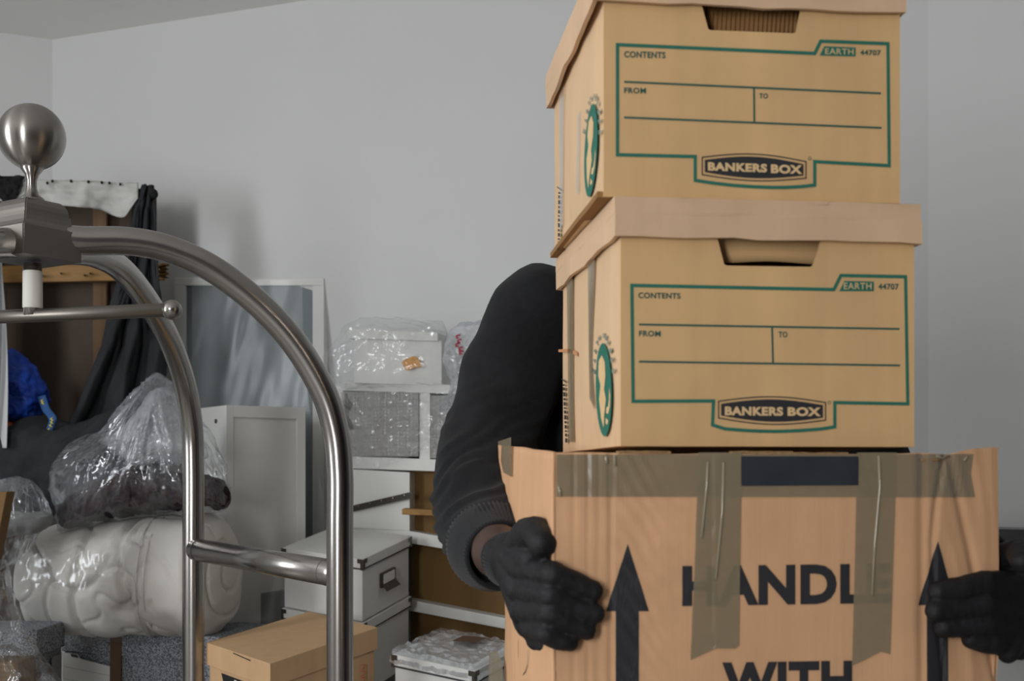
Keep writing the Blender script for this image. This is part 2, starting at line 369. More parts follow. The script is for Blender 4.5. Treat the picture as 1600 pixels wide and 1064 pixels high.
def ink_line(name, fr, lines, mt, parent, face='front', off=.0007, D=None):
    bm = bmesh.new(); s = 1390.0
    for pts, wd, closed in lines:
        f = fr.front if face == 'front' else fr.left; P = [V(f(*p)) for p in pts]
        L, R = stroke2d(P, wd/s, closed); n = len(P)
        g = (lambda q: fr.p(q.x, -off, q.y)) if face == 'front' else (lambda q: fr.p(-off, q.x, q.y))
        l = [bm.verts.new(g(q)) for q in L]; r = [bm.verts.new(g(q)) for q in R]
        for i in range(n if closed else n-1): j = (i+1) % n; bm.faces.new((l[i], l[j], r[j], r[i]))
    conform(bm, fr, D)
    return mkbm(name, bm, mt, parent, recalc=False)
_glyph = {}
def glyph_mesh(s, bold=.03, extra=0):
    key = (s, bold)
    if key in _glyph: return _glyph[key]
    cu = bpy.data.curves.new('t', 'FONT'); cu.body = s; cu.size = 1; cu.offset = bold; cu.resolution_u = 4; cu.space_character = 1.08
    o = bpy.data.objects.new('t', cu); COL.objects.link(o); dg = bpy.context.evaluated_depsgraph_get(); dg.update()
    me = bpy.data.meshes.new_from_object(o.evaluated_get(dg)); bpy.data.objects.remove(o)
    xs = [v.co.x for v in me.vertices]; ys = [v.co.y for v in me.vertices]
    V2 = [((v.co.x-min(xs))/(max(xs)-min(xs)), (v.co.y-min(ys))/(max(ys)-min(ys))) for v in me.vertices]
    fs = [tuple(p.vertices) for p in me.polygons]; bpy.data.meshes.remove(me); _glyph[key] = (V2, fs); return V2, fs
def ink_text(name, fr, items, mt, parent, face='front', off=.0008, D=None, bold=.03):
    "items: (string, quad of pixels tl, tr, br, bl)"
    bm = bmesh.new(); f = fr.front if face == 'front' else fr.left
    for s, (tl, tr, br, bl) in items:
        V2, fs = glyph_mesh(s, bold); Q = [V(f(*q)) for q in (tl, tr, br, bl)]
        g = (lambda q: fr.p(q.x, -off, q.y)) if face == 'front' else (lambda q: fr.p(-off, q.x, q.y))
        vv = [bm.verts.new(g(Q[3].lerp(Q[2], x).lerp(Q[0].lerp(Q[1], x), y))) for x, y in V2]
        for t in fs:
            try: bm.faces.new([vv[i] for i in t])
            except ValueError: pass
    conform(bm, fr, D)
    return mkbm(name, bm, mt, parent, recalc=False)
def rq(x0, y0, x1, y1, sl=0): return ((x0, y0), (x1, y0+sl), (x1, y1+sl), (x0, y1))
def panel_hole(name, fr, u0, u1, w0, w1, hole, d0, d1, mt, parent):
    "flat panel with a hole: ring of quads between hole and border, both skins and rims"
    n = len(hole); bm = bmesh.new(); cx = sum(p[0] for p in hole)/n; cy = sum(p[1] for p in hole)/n
    N = 80; out, inn = [], []
    hp = []
    for k in range(N):                                   # resample the hole
        t = k/N*n; i = int(t); a, b = V(hole[i]), V(hole[(i+1) % n]); hp.append(a.lerp(b, t-i))
    for h in hp:
        d = (h-V((cx, cy))); ts = []
        if abs(d.x) > 1e-9: ts += [((u1 if d.x > 0 else u0)-cx)/d.x]
        if abs(d.y) > 1e-9: ts += [((w1 if d.y > 0 else w0)-cy)/d.y]
        t = min(x for x in ts if x > 0); out.append(V((cx, cy))+d*t)
    for c in ((u0, w0), (u1, w0), (u1, w1), (u0, w1)):
        i = min(range(N), key=lambda k: (out[k]-V(c)).length); out[i] = V(c)
    R = {}
    for key, ring in (('i', hp), ('o', out)):
        for d in (d0, d1): R[key, d] = [bm.verts.new(fr.p(p.x, d, p.y)) for p in ring]
    for k in range(N):
        j = (k+1) % N
        bm.faces.new((R['i', d0][k], R['i', d0][j], R['o', d0][j], R['o', d0][k])); bm.faces.new((R['i', d1][k], R['o', d1][k], R['o', d1][j], R['i', d1][j]))
        bm.faces.new((R['i', d0][k], R['i', d1][k], R['i', d1][j], R['i', d0][j])); bm.faces.new((R['o', d0][k], R['o', d0][j], R['o', d1][j], R['o', d1][k]))
    return mkbm(name, bm, mt, parent)
def ellipse(cx, cy, a, b, tilt=0, t0=0, t1=2*math.pi, n=40):
    ct, st = math.cos(tilt), math.sin(tilt); out = []
    for k in range(n+1):
        t = t0+(t1-t0)*k/n; x, y = a*math.cos(t), b*math.sin(t); out.append((cx+x*ct-y*st, cy+x*st+y*ct))
    return out

# ------------------------------------------------------------------ archive boxes held in the arms
W, DP = .346, .40
def archive_box(spec):
    fr = rot_frame(spec['o'], spec['rot']); H = spec['h']; LZ = spec['lid']; T = .004
    t = thing('archive_box', spec['label'], 'box', fr.p(W/2, DP/2, 0), 'printed archive boxes carried in a stack')
    hole = [fr.front(*p) for p in spec['hole']]
    panel_hole('front_panel', fr, 0, W, 0, H, hole, 0, T, M['card'], t)
    c = bmesh.new()
    def side(u0, u1, d0, d1, w0, w1, bulge):
        b = hexa_bm([fr.p(u0,d0,w0), fr.p(u1,d0,w0), fr.p(u1,d1,w0), fr.p(u0,d1,w0), fr.p(u0,d0,w1), fr.p(u1,d0,w1), fr.p(u1,d1,w1), fr.p(u0,d1,w1)], 10)
        for v in b.verts:
            q = v.co-fr.o; dd, ww = q.dot(fr.b), q.dot(fr.up); k = max(0, math.sin(math.pi*min(1, max(0, dd/DP))))*max(0, math.sin(math.pi*min(1, max(0, ww/H))))
            v.co += fr.e*(bulge*k)+nv(v.co, 9, .0008)
        m = bpy.data.meshes.new('t'); b.to_mesh(m); b.free(); c.from_mesh(m); bpy.data.meshes.remove(m)
    side(0, T, T, DP, 0, H, -.003); side(W-T, W, T, DP, 0, H, .003); side(T, W-T, DP-T, DP, 0, H, 0); side(T, W-T, T, DP-T, 0, T, 0)
    mkbm('carton', c, M['cardside'], t)
    # lid: top and four hanging skirts with a slightly wavy lower edge
    OV = .009; OR = .004; b = bmesh.new(); zt = LZ[1]; top0 = zt-.005
    def sk(u0, u1, d0, d1, lo, hi):
        bb = hexa_bm([fr.p(u0,d0,lo), fr.p(u1,d0,lo), fr.p(u1,d1,lo), fr.p(u0,d1,lo), fr.p(u0,d0,hi), fr.p(u1,d0,hi), fr.p(u1,d1,hi), fr.p(u0,d1,hi)], 12)
        for v in bb.verts:
            q = v.co-fr.o; u, d, w_ = q.dot(fr.e), q.dot(fr.b), q.dot(fr.up)
            if w_ < zt-.02: v.co += fr.up*(.003*nz((u*1.0, d, 0), 22, spec['seed']))+fr.b*(.0018*nz((u, d, 1), 14, spec['seed']))+fr.e*(.003*nz((u, d, 2), 11, spec['seed']))*(1 if u < .02 or u > W-.02 else 0)
            v.co += nv(v.co, 25, .0007)
        m = bpy.data.meshes.new('t'); bb.to_mesh(m); bb.free(); b.from_mesh(m); bpy.data.meshes.remove(m)
    lo = LZ[0]; lol = LZ[2] if len(LZ) > 2 else lo; X0 = -spec.get('ovl', OV)
    sk(X0, W+OR, -OV, -OV+.005, lo, zt); sk(X0, X0+.005, -OV+.005, DP+OV, lol, zt); sk(W+OR-.005, W+OR, -OV+.005, DP+OV, lo, zt); sk(X0+.005, W+OR-.005, DP+OV-.005, DP+OV, lo, zt)
    sk(X0, W+OR, -OV, DP+OV, top0, zt)
    mkbm('lid', b, M['lid'], t)
    # folded inner wall seen through the hand hole
    hu = [h[0] for h in hole]; hw = [h[1] for h in hole]
    iz = spec['inner']
    def ff(a, s):
        u = min(hu)-.02+a*(max(hu)-min(hu)+.04); ww = iz[0]+s*(iz[1]-iz[0])+.001*math.sin(a*9+spec['seed'])*(1-s)+(.005*abs(math.sin(a*5))*(1-s) if spec['ribbed'] else 0)
        return fr.p(u, .016+.010*(1-s)+.003*math.sin(a*7), ww)+fr.b*(.0014*math.sin(a*190) if spec['ribbed'] else 0)
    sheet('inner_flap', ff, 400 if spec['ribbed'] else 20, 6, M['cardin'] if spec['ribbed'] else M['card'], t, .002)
    # print on the front
    g = spec['g']
    ink_line('frame_print', fr, [(g['frame'], 5.3, True)], M['green'], t)
    ink_line('rule_print', fr, [(l, 3.0, False) for l in g['rules']], M['dkink'], t)
    for it in g['texts']: ink_text('form_text', fr, [it], M['dkink'], t, bold=.03)
    bd = ink_poly('badge', fr, [g['badge']], M['green'], t)
    ink_text('badge_text', fr, [('EARTH', g['earth'])], M['cream'], bd, off=.0012, bold=.005)
    x0, x1, yl, yr, pk, bl, br_, bp = g['plaque']
    def lens(i):
        P = []
        for k in range(17): s = k/16; P.append((x0+i+(x1-x0-2*i)*s, (yl+i)*(1-s)+(yr+i)*s-(((yl+yr)/2-pk)*math.sin(math.pi*s))))
        for k in range(17): s = 1-k/16; P.append((x0+i+(x1-x0-2*i)*s, (bl-i)*(1-s)+(br_-i)*s+((bp-(bl+br_)/2)*math.sin(math.pi*s))))
        return P
    ink_line('plaque_outline', fr, [(lens(0), 1.8, True)], M['ink'], t)
    pq = ink_poly('brand_plaque', fr, [lens(4)], M['ink'], t)
    ink_text('plaque_text', fr, [('BANKERS', g['pt'][0]), ('BOX', g['pt'][1])], M['cream'], pq, off=.0013, bold=.05)
    x, y = x1+6, yl+2
    ink_line('registered_mark', fr, [(ellipse(x, y, 2.3, 2.3, n=12)[:-1], .8, True)], M['dkink'], t)
    # oval seal on the left side
    cx, cy, a, bb_, tl = g['seal']
    E = lambda k, **kw: ellipse(cx, cy, a*k, bb_*k, tl, **kw)
    sl = ink_poly('oval_seal', fr, [E(1)[:-1]], M[g['sealmat']], t, 'left', off=.0037)
    def loc(x, y):
        x *= a; y *= bb_; return (cx+x*math.cos(tl)-y*math.sin(tl), cy+x*math.sin(tl)+y*math.cos(tl))
    shapes = [[(-.5,-.62),(-.1,-.74),(.25,-.6),(.3,-.3),(.1,.0),(.3,.2),(.05,.55),(-.05,.82),(-.35,.6),(-.55,.2),(-.35,-.1),(-.6,-.3)],
              [(.75,-.05),(.86,.1),(.8,.35),(.55,.52),(.3,.5),(.35,.38),(.58,.36),(.7,.2)],
              [(.25,.6),(.55,.66),(.4,.75),(.2,.72)]]
    ink_poly('seal_figure', fr, [[loc(*p) for p in s] for s in shapes], M['cream'], sl, 'left', off=.0042)
    its = []; word = 'EARTH SERIES'
    for k, chh in enumerate(word):
        if chh == ' ': continue
        th = math.radians(200+140*k/(len(word)-1)); c0 = V(loc(1.30*math.cos(th), 1.17*math.sin(th))); rad = V((math.cos(th)*a*.20, math.sin(th)*bb_*.05)); tan = V((-math.sin(th)*a*.14, math.cos(th)*bb_*.05))
        its.append((chh, tuple((p.x, p.y) for p in (c0+rad-tan, c0+rad+tan, c0-rad+tan, c0-rad-tan))))
    ink_text('seal_text', fr, its, M['faint'], t, 'left', bold=.04, off=.0037)
    # tape runs and tiny worn vertical print on the left side
    for tp, mtn in g['tapes']: ink_poly('packing_tape', fr, [tp], M[mtn], t, 'left', off=.0042)
    mk_ = []
    x0, y0, y1, dx = g['marks']
    k = 0; y = y0
    while y < y1:
        h = 3+((k*37) % 5); xx = x0+dx*(y-y0)/(y1-y0)
        mk_.append([(xx, y), (xx+3.4, y+.6), (xx+3.4, y+h), (xx, y+h)]); y += h+2.2; k += 1
    mk_.append([(x0-2, y0-9), (x0+6, y0-3), (x0+6, y0-1), (x0-2, y0-7)])
    ink_poly('side_print', fr, mk_, M['ink' if g['sealmat'] == 'green' else 'faint'], t, 'left', off=.0042)
    return t, fr
g2 = dict(frame=[(987,446),(1302.5,452.5),(1313.5,430.5),(1414.5,432.5),(1418,631),(1304,629),(1304,667)]+[(1304-i*19.1, 667+7*math.sin(math.pi*(i/10*.9+.05))+i*.0) for i in range(1,10)]+[(1113,664),(1114.5,626.5),(989,627)],
    rules=[[(998,507),(1405,514)],[(998,565),(1406,571)],[(1206,511),(1207.5,567)]],
    texts=[('CONTENTS', rq(997,457,1063,466,1)),('FROM', rq(998,516.5,1032,525.5,.5)),('TO', rq(1216,518,1230,527,.3)),('44707', rq(1372,443,1404,452.5,.5))],
    badge=[(1311,455),(1319,439),(1365,440),(1365,455)], earth=rq(1318,442,1361,452,.3),
    plaque=(1122.5,1289.5,627,629,620,653,656.5,663), pt=(rq(1132,635,1223,649,1), rq(1230,636,1282,650,.6)),
    seal=(948,609,12.6,73,-.02), sealmat='green', marks=(884,600,690,4),
    tapes=[([(890,412),(899,403),(901,690),(893,690)],'tape'),([(923,385),(935,372),(930,560),(934,640),(926,622),(925,560)],'tape'),([(877,546),(895,545),(907,550),(908,557),(895,551),(877,550)],'tornc')])
top_ = dict(frame=[(964.6,70),(1272.6,83.7),(1282,64.5),(1387,68.5),(1389,259),(1272.6,252.7),(1272.6,289.4),(1250,291.8),(1228,293),(1207,293),(1178,292),(1148,290),(1117,286.6),(1086,282),(1086,244.8),(964.6,242)],
    rules=[[(975,128),(1376,146)],[(975,183.6),(1377,200)],[(1177.8,137),(1178.3,191.5)]],
    texts=[('CONTENTS', rq(975,80,1039.6,90,1.5)),('FROM', rq(975,137,1009,146,.5)),('TO', rq(1186,146,1199.5,154,.3)),('44707', rq(1343.6,78,1376,86.5,.6))],
    badge=[(1280.4,87),(1287.5,72.5),(1336.5,74.5),(1336.5,88.4)], earth=rq(1289,76,1333,85,.8),
    plaque=(1097,1259,246,252.7,241,273,278.5,282.5), pt=(rq(1105.6,253.5,1198,267,3), rq(1204,257,1253,271,1.6)),
    seal=(928,235,10,73,.05), sealmat='green', marks=(877,300,392,-1),
    tapes=[([(878,150),(886,132),(884,350),(879,362)],'ctape'),([(908,180),(912,172),(909,300),(905,305)],'ctape')])
A2 = at(970, 697, 1.40); A1 = at(943.5, 307, 1.40)
bm_, _ = archive_box(dict(o=A2, rot=7.0, h=.262, lid=(.2345, .279), seed=3, label='closed tan archive box with green form print, middle of the carried stack', inner=(.2145, .262), ribbed=False,
    hole=[(1131.6,413),(1136,415),(1266,417),(1271,414),(1280.4,384.7),(1283,376),(1120,370),(1122.5,378)], g=g2))
tb_, tfr = archive_box(dict(o=A1, rot=6.0, h=.245, lid=(.2165, .264), seed=8, ovl=.012, label='tan archive box on top of the stack, its lid cut by the picture edge', inner=(.192, .245), ribbed=True,
    hole=[(1106.7,45.4),(1110,47),(1238,52),(1243.7,51),(1251,16.6),(1252,8),(1094,0),(1096,6)], g=top_))

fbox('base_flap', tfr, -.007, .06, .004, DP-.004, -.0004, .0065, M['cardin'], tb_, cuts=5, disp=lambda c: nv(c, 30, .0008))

# ------------------------------------------------------------------ large carton with printed warning
BW, BD, BH = .527, .45, .50
B0 = at(868.5, 706, 1.37); fb = rot_frame(B0, 7.0)
def Dbig(u, w_):
    d = 0
    k = max(0, u-.424); d += k*.20+(.0035*math.exp(-((u-.424)/.006)**2))
    if u > .40:
        a = min(1, (u-.40)/.05)
        d += a*.0045*abs(nz((u*3.2+w_*.35, w_*.5, 0), 9, 4))+a*.004*math.exp(-((u-.455-.05*w_-.012*math.sin(w_*16))/.004)**2)+a*.005*math.exp(-((u-.49+.25*(w_+.12))/.006)**2)
    d += .0022*math.exp(-((u-.062)/.0022)**2)+.0012*math.exp(-((u-.036)/.002)**2)+.0010*math.exp(-((u-.02)/.0025)**2)+.0008*math.exp(-((u-.048)/.003)**2)
    d += .0011*(1+nz((u, w_*2.2, 0), 26, 2))*(1 if u < .18 else .3)
    if .04 < u < .15 and w_ > -.26: d += .00035*math.sin((u*.8+w_*.55)*420+3*nz((u, w_, 0), 20))*math.exp(-((u-.09)/.03)**2)
    top = max(0, 1+w_/.03); d += .004*top*max(0, nz((u, 0, 0), 9, 5))
    return d
big = thing('shipping_carton', 'large battered tan carton taped in brown, printed HANDLE WITH, under the two archive boxes', 'box', fb.p(BW/2, BD/2, -BH))
T = .005
def ztop(u): return -.001+.0025*nz((u, 0, 0), 14, 6)+.007*max(0, min(1, (u-.40)/.12))-.004*math.exp(-((u-.455)/.02)**2)
def front_fn(a, s):
    u = a*BW; w_ = -BH+s*(BH+ztop(u)); return fb.p(u, Dbig(u, w_), w_)
sheet('front_panel', front_fn, 208, 200, M['bigcard'], big, 0)
sheet('front_lining', lambda a, s: fb.p(a*BW, Dbig(a*BW, -BH+s*BH)+.004, -BH+s*(BH+ztop(a*BW)-.001)), 104, 40, M['bigcard'], big, 0)
# left panel flares out at the back top corner
def left_fn(a, s):
    d = a*BD; w_ = -BH+s*BH; top = max(0, (s-.55)/.45)
    k = .010*math.sin(math.pi*a)*(1-top)+.010*a*a*top
    up = s*(.018*a+.006*math.sin(a*math.pi)*0)
    return fb.p(-k+.0012*nz((d, w_, 0), 18), Dbig(0, w_)*(1-a)+d, w_+up+(.0010*nz((d, 0, 0), 12, 2) if s > .95 else 0))
sheet('left_panel', left_fn, 60, 60, M['bigcard'], big, .004)
e2 = Dbig(BW, -.1)
sheet('right_panel', lambda a, s: fb.p(BW-.002-.01*a, Dbig(BW, -BH+s*BH)*(1-a)+a*BD, -BH+s*(BH-.002)), 20, 20, M['bigcard'], big, .004)
fbox('rear_panel', fb, .0, BW-.012, BD-.005, BD, -BH, .0, M['bigcard'], big)
fbox('base_panel', fb, .006, BW-.015, .03, BD-.006, -BH, -BH+.005, M['bigcard'], big)
# top flaps: left one curls, front one lies under the archive box with a torn edge
def flap_fn(a, s):
    return fb.p(.002+s*.10, .004+a*(BD-.01), -.0045+.012*a*a*(1-s)**2-.001*s)
sheet('top_flap', flap_fn, 30, 12, M['bigcard'], big, .003)
sheet('top_flap', lambda a, s: fb.p(.11+a*(BW-.19), .003+s*.13, -.0055+.0018*math.sin(a*11)*(1-s)+.0012*nz((a*9, 0, s), 3)), 60, 8, M['cardraw'], big, .003)
sheet('top_flap', lambda a, s: fb.p(BW-.008-s*.06, .03+a*(BD-.06), -.012-.02*s*math.sin(a*3)), 20, 8, M['bigcard'], big, .003)
for k, (ua, ub) in enumerate(((.20, .27), (.245, .335), (.07, .13))):
    fbox('torn_ply', fb, ua, ub, -.001+Dbig(ua, 0)*.5, .012, -.0016-.0012*(k % 2), .0012-.0012*(k % 2), M['cardraw'], big, cuts=4, disp=lambda c: nv(c, 60, .0012))
def tp(name, pts, mtn='tape', off=.0012, parent=big):
    return ink_poly(name, fb, [pts], M[mtn], parent, 'front', off, Dbig)
for it in (('HANDLE', ((1066,884),(1392,880),(1392,942),(1066,947))), ('WITH', ((1128,1035),(1331,1032),(1331,1094),(1128,1097)))): ink_text('warning_text', fb, [it], M['ink'], big, D=Dbig, bold=.045, off=.0010)
ink_poly('arrow_print', fb, [[(981,850),(1014,955),(998,955),(998,1200),(962,1200),(962,955),(947,955)]], M['ink'], big, D=Dbig, off=.0010)
ink_poly('arrow_print', fb, [[(1468,846),(1500,946),(1486,946),(1486,1200),(1450,1200),(1450,946),(1436,946)]], M['ink'], big, D=Dbig, off=.0010)
tp('long_tape', [(869,710),(1530,709),(1526,740),(1533,777),(869,776)], off=.0014)
tp('tape_strip', [(1091,707),(1158,707),(1154,1008),(1148,1013),(1118,1013),(1078,1031),(1084,900)], off=.0021)
tp('tape_strip', [(1338,707),(1400,707),(1390,1022),(1375,1018),(1352,1030),(1330,1040),(1334,900)], off=.0021)
tp('navy_label', [(1157,713),(1340,713),(1340,758),(1157,759)], 'navy', off=.0028)
ink_poly('corner_tape', fb, [[(791,690),(813,683),(813,745),(800,738),(795,715)]], M['tape'], big, 'left', off=.0125)
ink_poly('corner_tape', fb, [[(778,1020),(792,1016),(800,1040),(801,1090),(776,1090)]], M['tape'], big, 'left', off=.0135)
ink_line('glass_symbol', fb, [([(841,988),(840,1006)], 1.8, False), ([(826,1000),(826,1040),(829,1050),(834,1054),(838,1049),(841,1038),(842,1015)], 2.4, False)], M['ink'], big, 'left', off=.0135)
if True:                                                  # glossy crinkles in the tape: narrow raised ribs
    for pts in ([(960,712),(961,728)],[(947,713),(948,724)],[(1106,722),(1104,760),(1096,840)],[(1130,722),(1128,800),(1118,905)],[(1372,712),(1374,760),(1366,850),(1362,930)],[(1466,712),(1478,716),(1490,712)],[(873,760),(876,775)],[(1520,712),(1514,720)]):
        U = [fb.front(*p) for p in pts]
        tube('tape_crinkle', [fb.p(u, Dbig(u, w_)-.0022, w_) for u, w_ in U], .0014, M['glint'], big, 8)

# ------------------------------------------------------------------ the carrier
FACE = lambda px, py, off: (lambda u, w_: fb.p(u, Dbig(u, w_)-off, w_))(*fb.front(px, py))
per_loc = V((.24, 2.09, 0))
# left of picture: sleeve axis
sh = [(at(846, 498, 2.02), .088), (at(800, 580, 2.0), .080), (at(766, 690, 1.93), .075), (at(753, 778, 1.86), .077), (at(759, 822, 1.80), .069), (at(771, 854, 1.70), .056)]
tor = V((.26, 2.10, 0))
rs = [(V((.465, 2.08, 1.365)), .082), (V((.54, 2.02, 1.18)), .072), (V((.585, 1.97, 1.06)), .066), (V((.607, 1.80, 1.012)), .055), (V((.612, 1.66, .985)), .048)]
head_c = V((.26, 2.06, 1.60))
body = [
    [(tor+V((0, .02, 1.37)), .075), (tor+V((0, 0, 1.46)), .060), (head_c+V((0, .02, -.07)), .058)],
    [(head_c+V((0, .025, .03)), (.077, .092, .098))], [(head_c+V((0, -.035, -.055)), (.055, .055, .055)), (head_c+V((0, -.045, -.085)), (.030, .028, .022))],
    [(head_c+V((0, -.068, .01)), .012), (head_c+V((0, -.094, -.022)), .015)], [(head_c+V((-.014, -.08, -.027)), .011)], [(head_c+V((.014, -.08, -.027)), .011)],
    [(head_c+V((-.045, -.055, .032)), .013), (head_c+V((.045, -.055, .032)), .013)],
    [(head_c+V((-.079, .015, -.005)), (.010, .020, .032))], [(head_c+V((.079, .015, -.005)), (.010, .020, .032))],
    [(tor+V((-.17, 0, 1.34)), .05), (tor+V((.17, 0, 1.34)), .05)], [(tor+V((0, 0, 1.30)), (.15, .09, .1)), (tor+V((0, 0, .98)), (.14, .10, .1))],
    [(p, r*.62) for p, r in sh]+[(at(780, 862, 1.62), .037), (at(789, 867, 1.575), .030), (at(804, 872, 1.50), .022)],
    [(V((.43, 2.08, 1.34)), .05)]+[(p, r*.62) for p, r in rs]+[(V((.612, 1.57, .965)), .029), (V((.605, 1.51, .96)), .027)],
    [(tor+V((-.09, 0, .92)), .075), (tor+V((-.10, -.01, .50)), .052), (tor+V((-.10, .03, .10)), .038), (tor+V((-.10, -.12, .04)), .03)],
    [(tor+V((.09, 0, .92)), .075), (tor+V((.10, -.01, .50)), .052), (tor+V((.10, .03, .10)), .038), (tor+V((.10, -.12, .04)), .03)]]
person = blob('person', body, M['skin'], None, .008, 5)
person.data.transform(Matrix.Translation(-per_loc)); person.location = per_loc
tag(person, 'person in a black sweatshirt and black gloves carrying the stack of boxes, face hidden', 'person')
def folds(c, n):
    elb = at(745, 800, 1.85); d = (c-elb)
    k = math.exp(-(d.length/.17)**2) if c.x < .1 else 0
    ph = (c.z*1.0-c.x*.55)*115+4.5*nz(c, 9, 1)
    f = .0052*k*(1-abs(math.sin(ph*.5)))**1.5*(.9+1.2*nz(c, 14, 7))+.0022*k*math.sin(ph*1.9+4*nz(c, 12, 3))
    k2 = math.exp(-((c-at(850, 560, 2.0)).length/.16)**2)
    f += .004*k2*math.sin((c.x*.9+c.z*.5)*70+3*nz(c, 7, 3))
    return f+.0045*nz(c, 11, 2)+.003*ridged(V((c.x+c.z, c.x-c.z*.4, c.y)), 7, 3)+.0015*nz(c, 30, 5)
swb = [[(V((.08, 2.10, 1.335)), .085), (tor+V((0, 0, 1.38)), .080), (V((.44, 2.10, 1.335)), .085)],
       [(V((.09, 2.09, 1.345)), .080), (sh[0][0], .088)], sh,
       [(V((.12, 2.10, 1.28)), .115), (V((.13, 2.10, .93)), .115)], [(V((.40, 2.10, 1.28)), .115), (V((.39, 2.10, .93)), .115)],
       [(V((.26, 2.08, 1.27)), .12), (V((.26, 2.09, .93)), .12)], [(V((.43, 2.10, 1.335)), .083)]+rs]
sweat = blob('sweatshirt', swb, M['fabric'], person, .0065, 7, folds)
def ribcuff(name, a, b, ra, rb, par, n=120):
    a, b = V(a), V(b); ax = (b-a).normalized(); x = ax.orthogonal().normalized(); y = ax.cross(x); vs_, fs = [], []; m = 10
    prof = [(0, ra-.004), (.06, ra), (.3, ra+.001), (.6, (ra+rb)/2+.001), (.9, rb+.001), (1.0, rb-.001), (.99, rb-.005), (.8, rb-.006), (.4, ra-.010)]
    for t, r in prof:
        for k in range(n):
            q = 2*math.pi*k/n; rr = r+(.0011*(1 if k % 2 else -1) if .05 < t < .95 else 0); vs_.append(a.lerp(b, t)+(x*math.cos(q)+y*math.sin(q))*rr)
    for i in range(len(prof)-1):
        for k in range(n): fs.append((i*n+k, i*n+(k+1) % n, (i+1)*n+(k+1) % n, (i+1)*n+k))
    return mk(name, vs_, fs, M['rib'], par, True)
ribcuff('cuff', at(764, 848, 1.735), at(783, 869, 1.635), .061, .047, sweat)
ribcuff('cuff', (.611, 1.70, .99), (.612, 1.61, .975), .050, .044, sweat)
# gloves
def hand(name, chains, kn):
    return blob(name, chains, M['glove'], person, .0022, 4, lambda c, n: .0010*nz(c, 60, 3)+.0006*nz(c, 160, 1))
LI = [(at(822, 890, 1.455), .0165), (FACE(861, 896, .014), .0146), (FACE(893, 909, .0125), .0130), (FACE(923, 922, .012), .0118)]
LM = [(at(817, 920, 1.465), .0165), (FACE(859, 928, .0145), .0142), (FACE(896, 945, .0125), .0126), (FACE(926, 957, .012), .0116)]
LR = [(at(818, 952, 1.47), .0160), (FACE(858, 957, .0135), .0136), (FACE(889, 972, .0120), .0122), (FACE(914, 983, .0115), .0112)]
LP = [(at(826, 976, 1.48), .0150), (FACE(852, 988, .0125), .0122), (FACE(868, 998, .011), .0110), (FACE(888, 1003, .0105), .0098)]
wr = at(806, 868, 1.515)
LT = [(at(812, 862, 1.51), .022), (at(824, 836, 1.455), .0205), (at(838, 830, 1.41), .0175), (at(847, 849, 1.375), .0165)]
LW2 = [(at(812, 872, 1.49), .022), (at(832, 874, 1.43), .0165)]
ch = [LI, LM, LR, LP, LT, LW2, [(wr, .031), (LI[0][0], .0185)], [(wr, .031), (LM[0][0], .0195)], [(wr, .031), (LR[0][0], .0185)], [(wr, .029), (at(812, 920, 1.50), .022), (LP[0][0], .017)],
      [(at(804, 905, 1.50), .018), (at(838, 1000, 1.47), .0125), (at(864, 1008, 1.41), .010)], [(wr, .030), (at(790, 872, 1.55), .0315)]]
gl = hand('glove', ch, None)
ribcuff('glove_cuff', at(812, 880, 1.52), at(792, 872, 1.555), .034, .0335, gl, 90)
ws = mk('glove_scuff', [at(797, 858, 1.470), at(803, 854, 1.468), at(802, 880, 1.466), at(797, 884, 1.468)], [(0, 1, 2, 3)], M['grey'], gl)
bpy.data.objects.remove(ws)
RI = [(at(1592, 915, 1.475), .0170), (FACE(1540, 912, .016), .0150), (FACE(1500, 919, .014), .0140), (FACE(1464, 924, .012), .0125)]
RM = [(at(1590, 948, 1.48), .0172), (FACE(1537, 945, .016), .0152), (FACE(1497, 951, .0135), .0138), (FACE(1456, 953, .0125), .0122)]
RR = [(at(1588, 980, 1.485), .0165), (FACE(1540, 975, .015), .0145), (FACE(1504, 979, .013), .0130), (FACE(1472, 980, .012), .0118)]
RP = [(at(1590, 1008, 1.49), .0150), (FACE(1552, 1006, .0135), .0130), (FACE(1533, 1004, .012), .0118), (FACE(1518, 1000, .011), .0105)]
wR = V((.607, 1.545, .962))
RT = [(V((.600, 1.53, .975)), .021), (V((.592, 1.49, 1.0)), .018), (V((.590, 1.45, 1.01)), .0155), (V((.582, 1.42, 1.0)), .0135)]
ch = [RI, RM, RR, RP, RT]+[[(wR, .030), (q[0][0], .018)] for q in (RI, RM, RR, RP)]+[[(wR, .030), (V((.612, 1.60, .972)), .032)], [(at(1590, 985, 1.50), .02), (at(1575, 1018, 1.46), .014)]]
gr = hand('glove', ch, None)
ribcuff('glove_cuff', (.609, 1.555, .966), (.612, 1.60, .972), .034, .033, gr, 90)
blob('trousers', [[(tor+V((0, 0, .93)), (.155, .105, .09))], [(tor+V((-.09, 0, .9)), .092), (tor+V((-.10, -.01, .50)), .072), (tor+V((-.10, .03, .09)), .062)],
     [(tor+V((.09, 0, .9)), .092), (tor+V((.10, -.01, .50)), .072), (tor+V((.10, .03, .09)), .062)]], M['jean'], person, .01, 5, lambda c, n: .004*nz(c, 12))
for s in (-1, 1):
    so = blob('shoe', [[(tor+V((.10*s, .05, .052)), (.040, .045, .048)), (tor+V((.105*s, -.14, .035)), (.042, .05, .03))]], M['shoe'], person, .008, 3)
    c8 = [(-.045, .10), (.045, .10), (.05, -.19), (-.05, -.19)]
    mkbm('sole', hexa_bm([tor+V((.103*s+x, y, 0)) for x, y in c8]+[tor+V((.103*s+x, y, .018)) for x, y in c8], 0, .006), M['sole'], so)
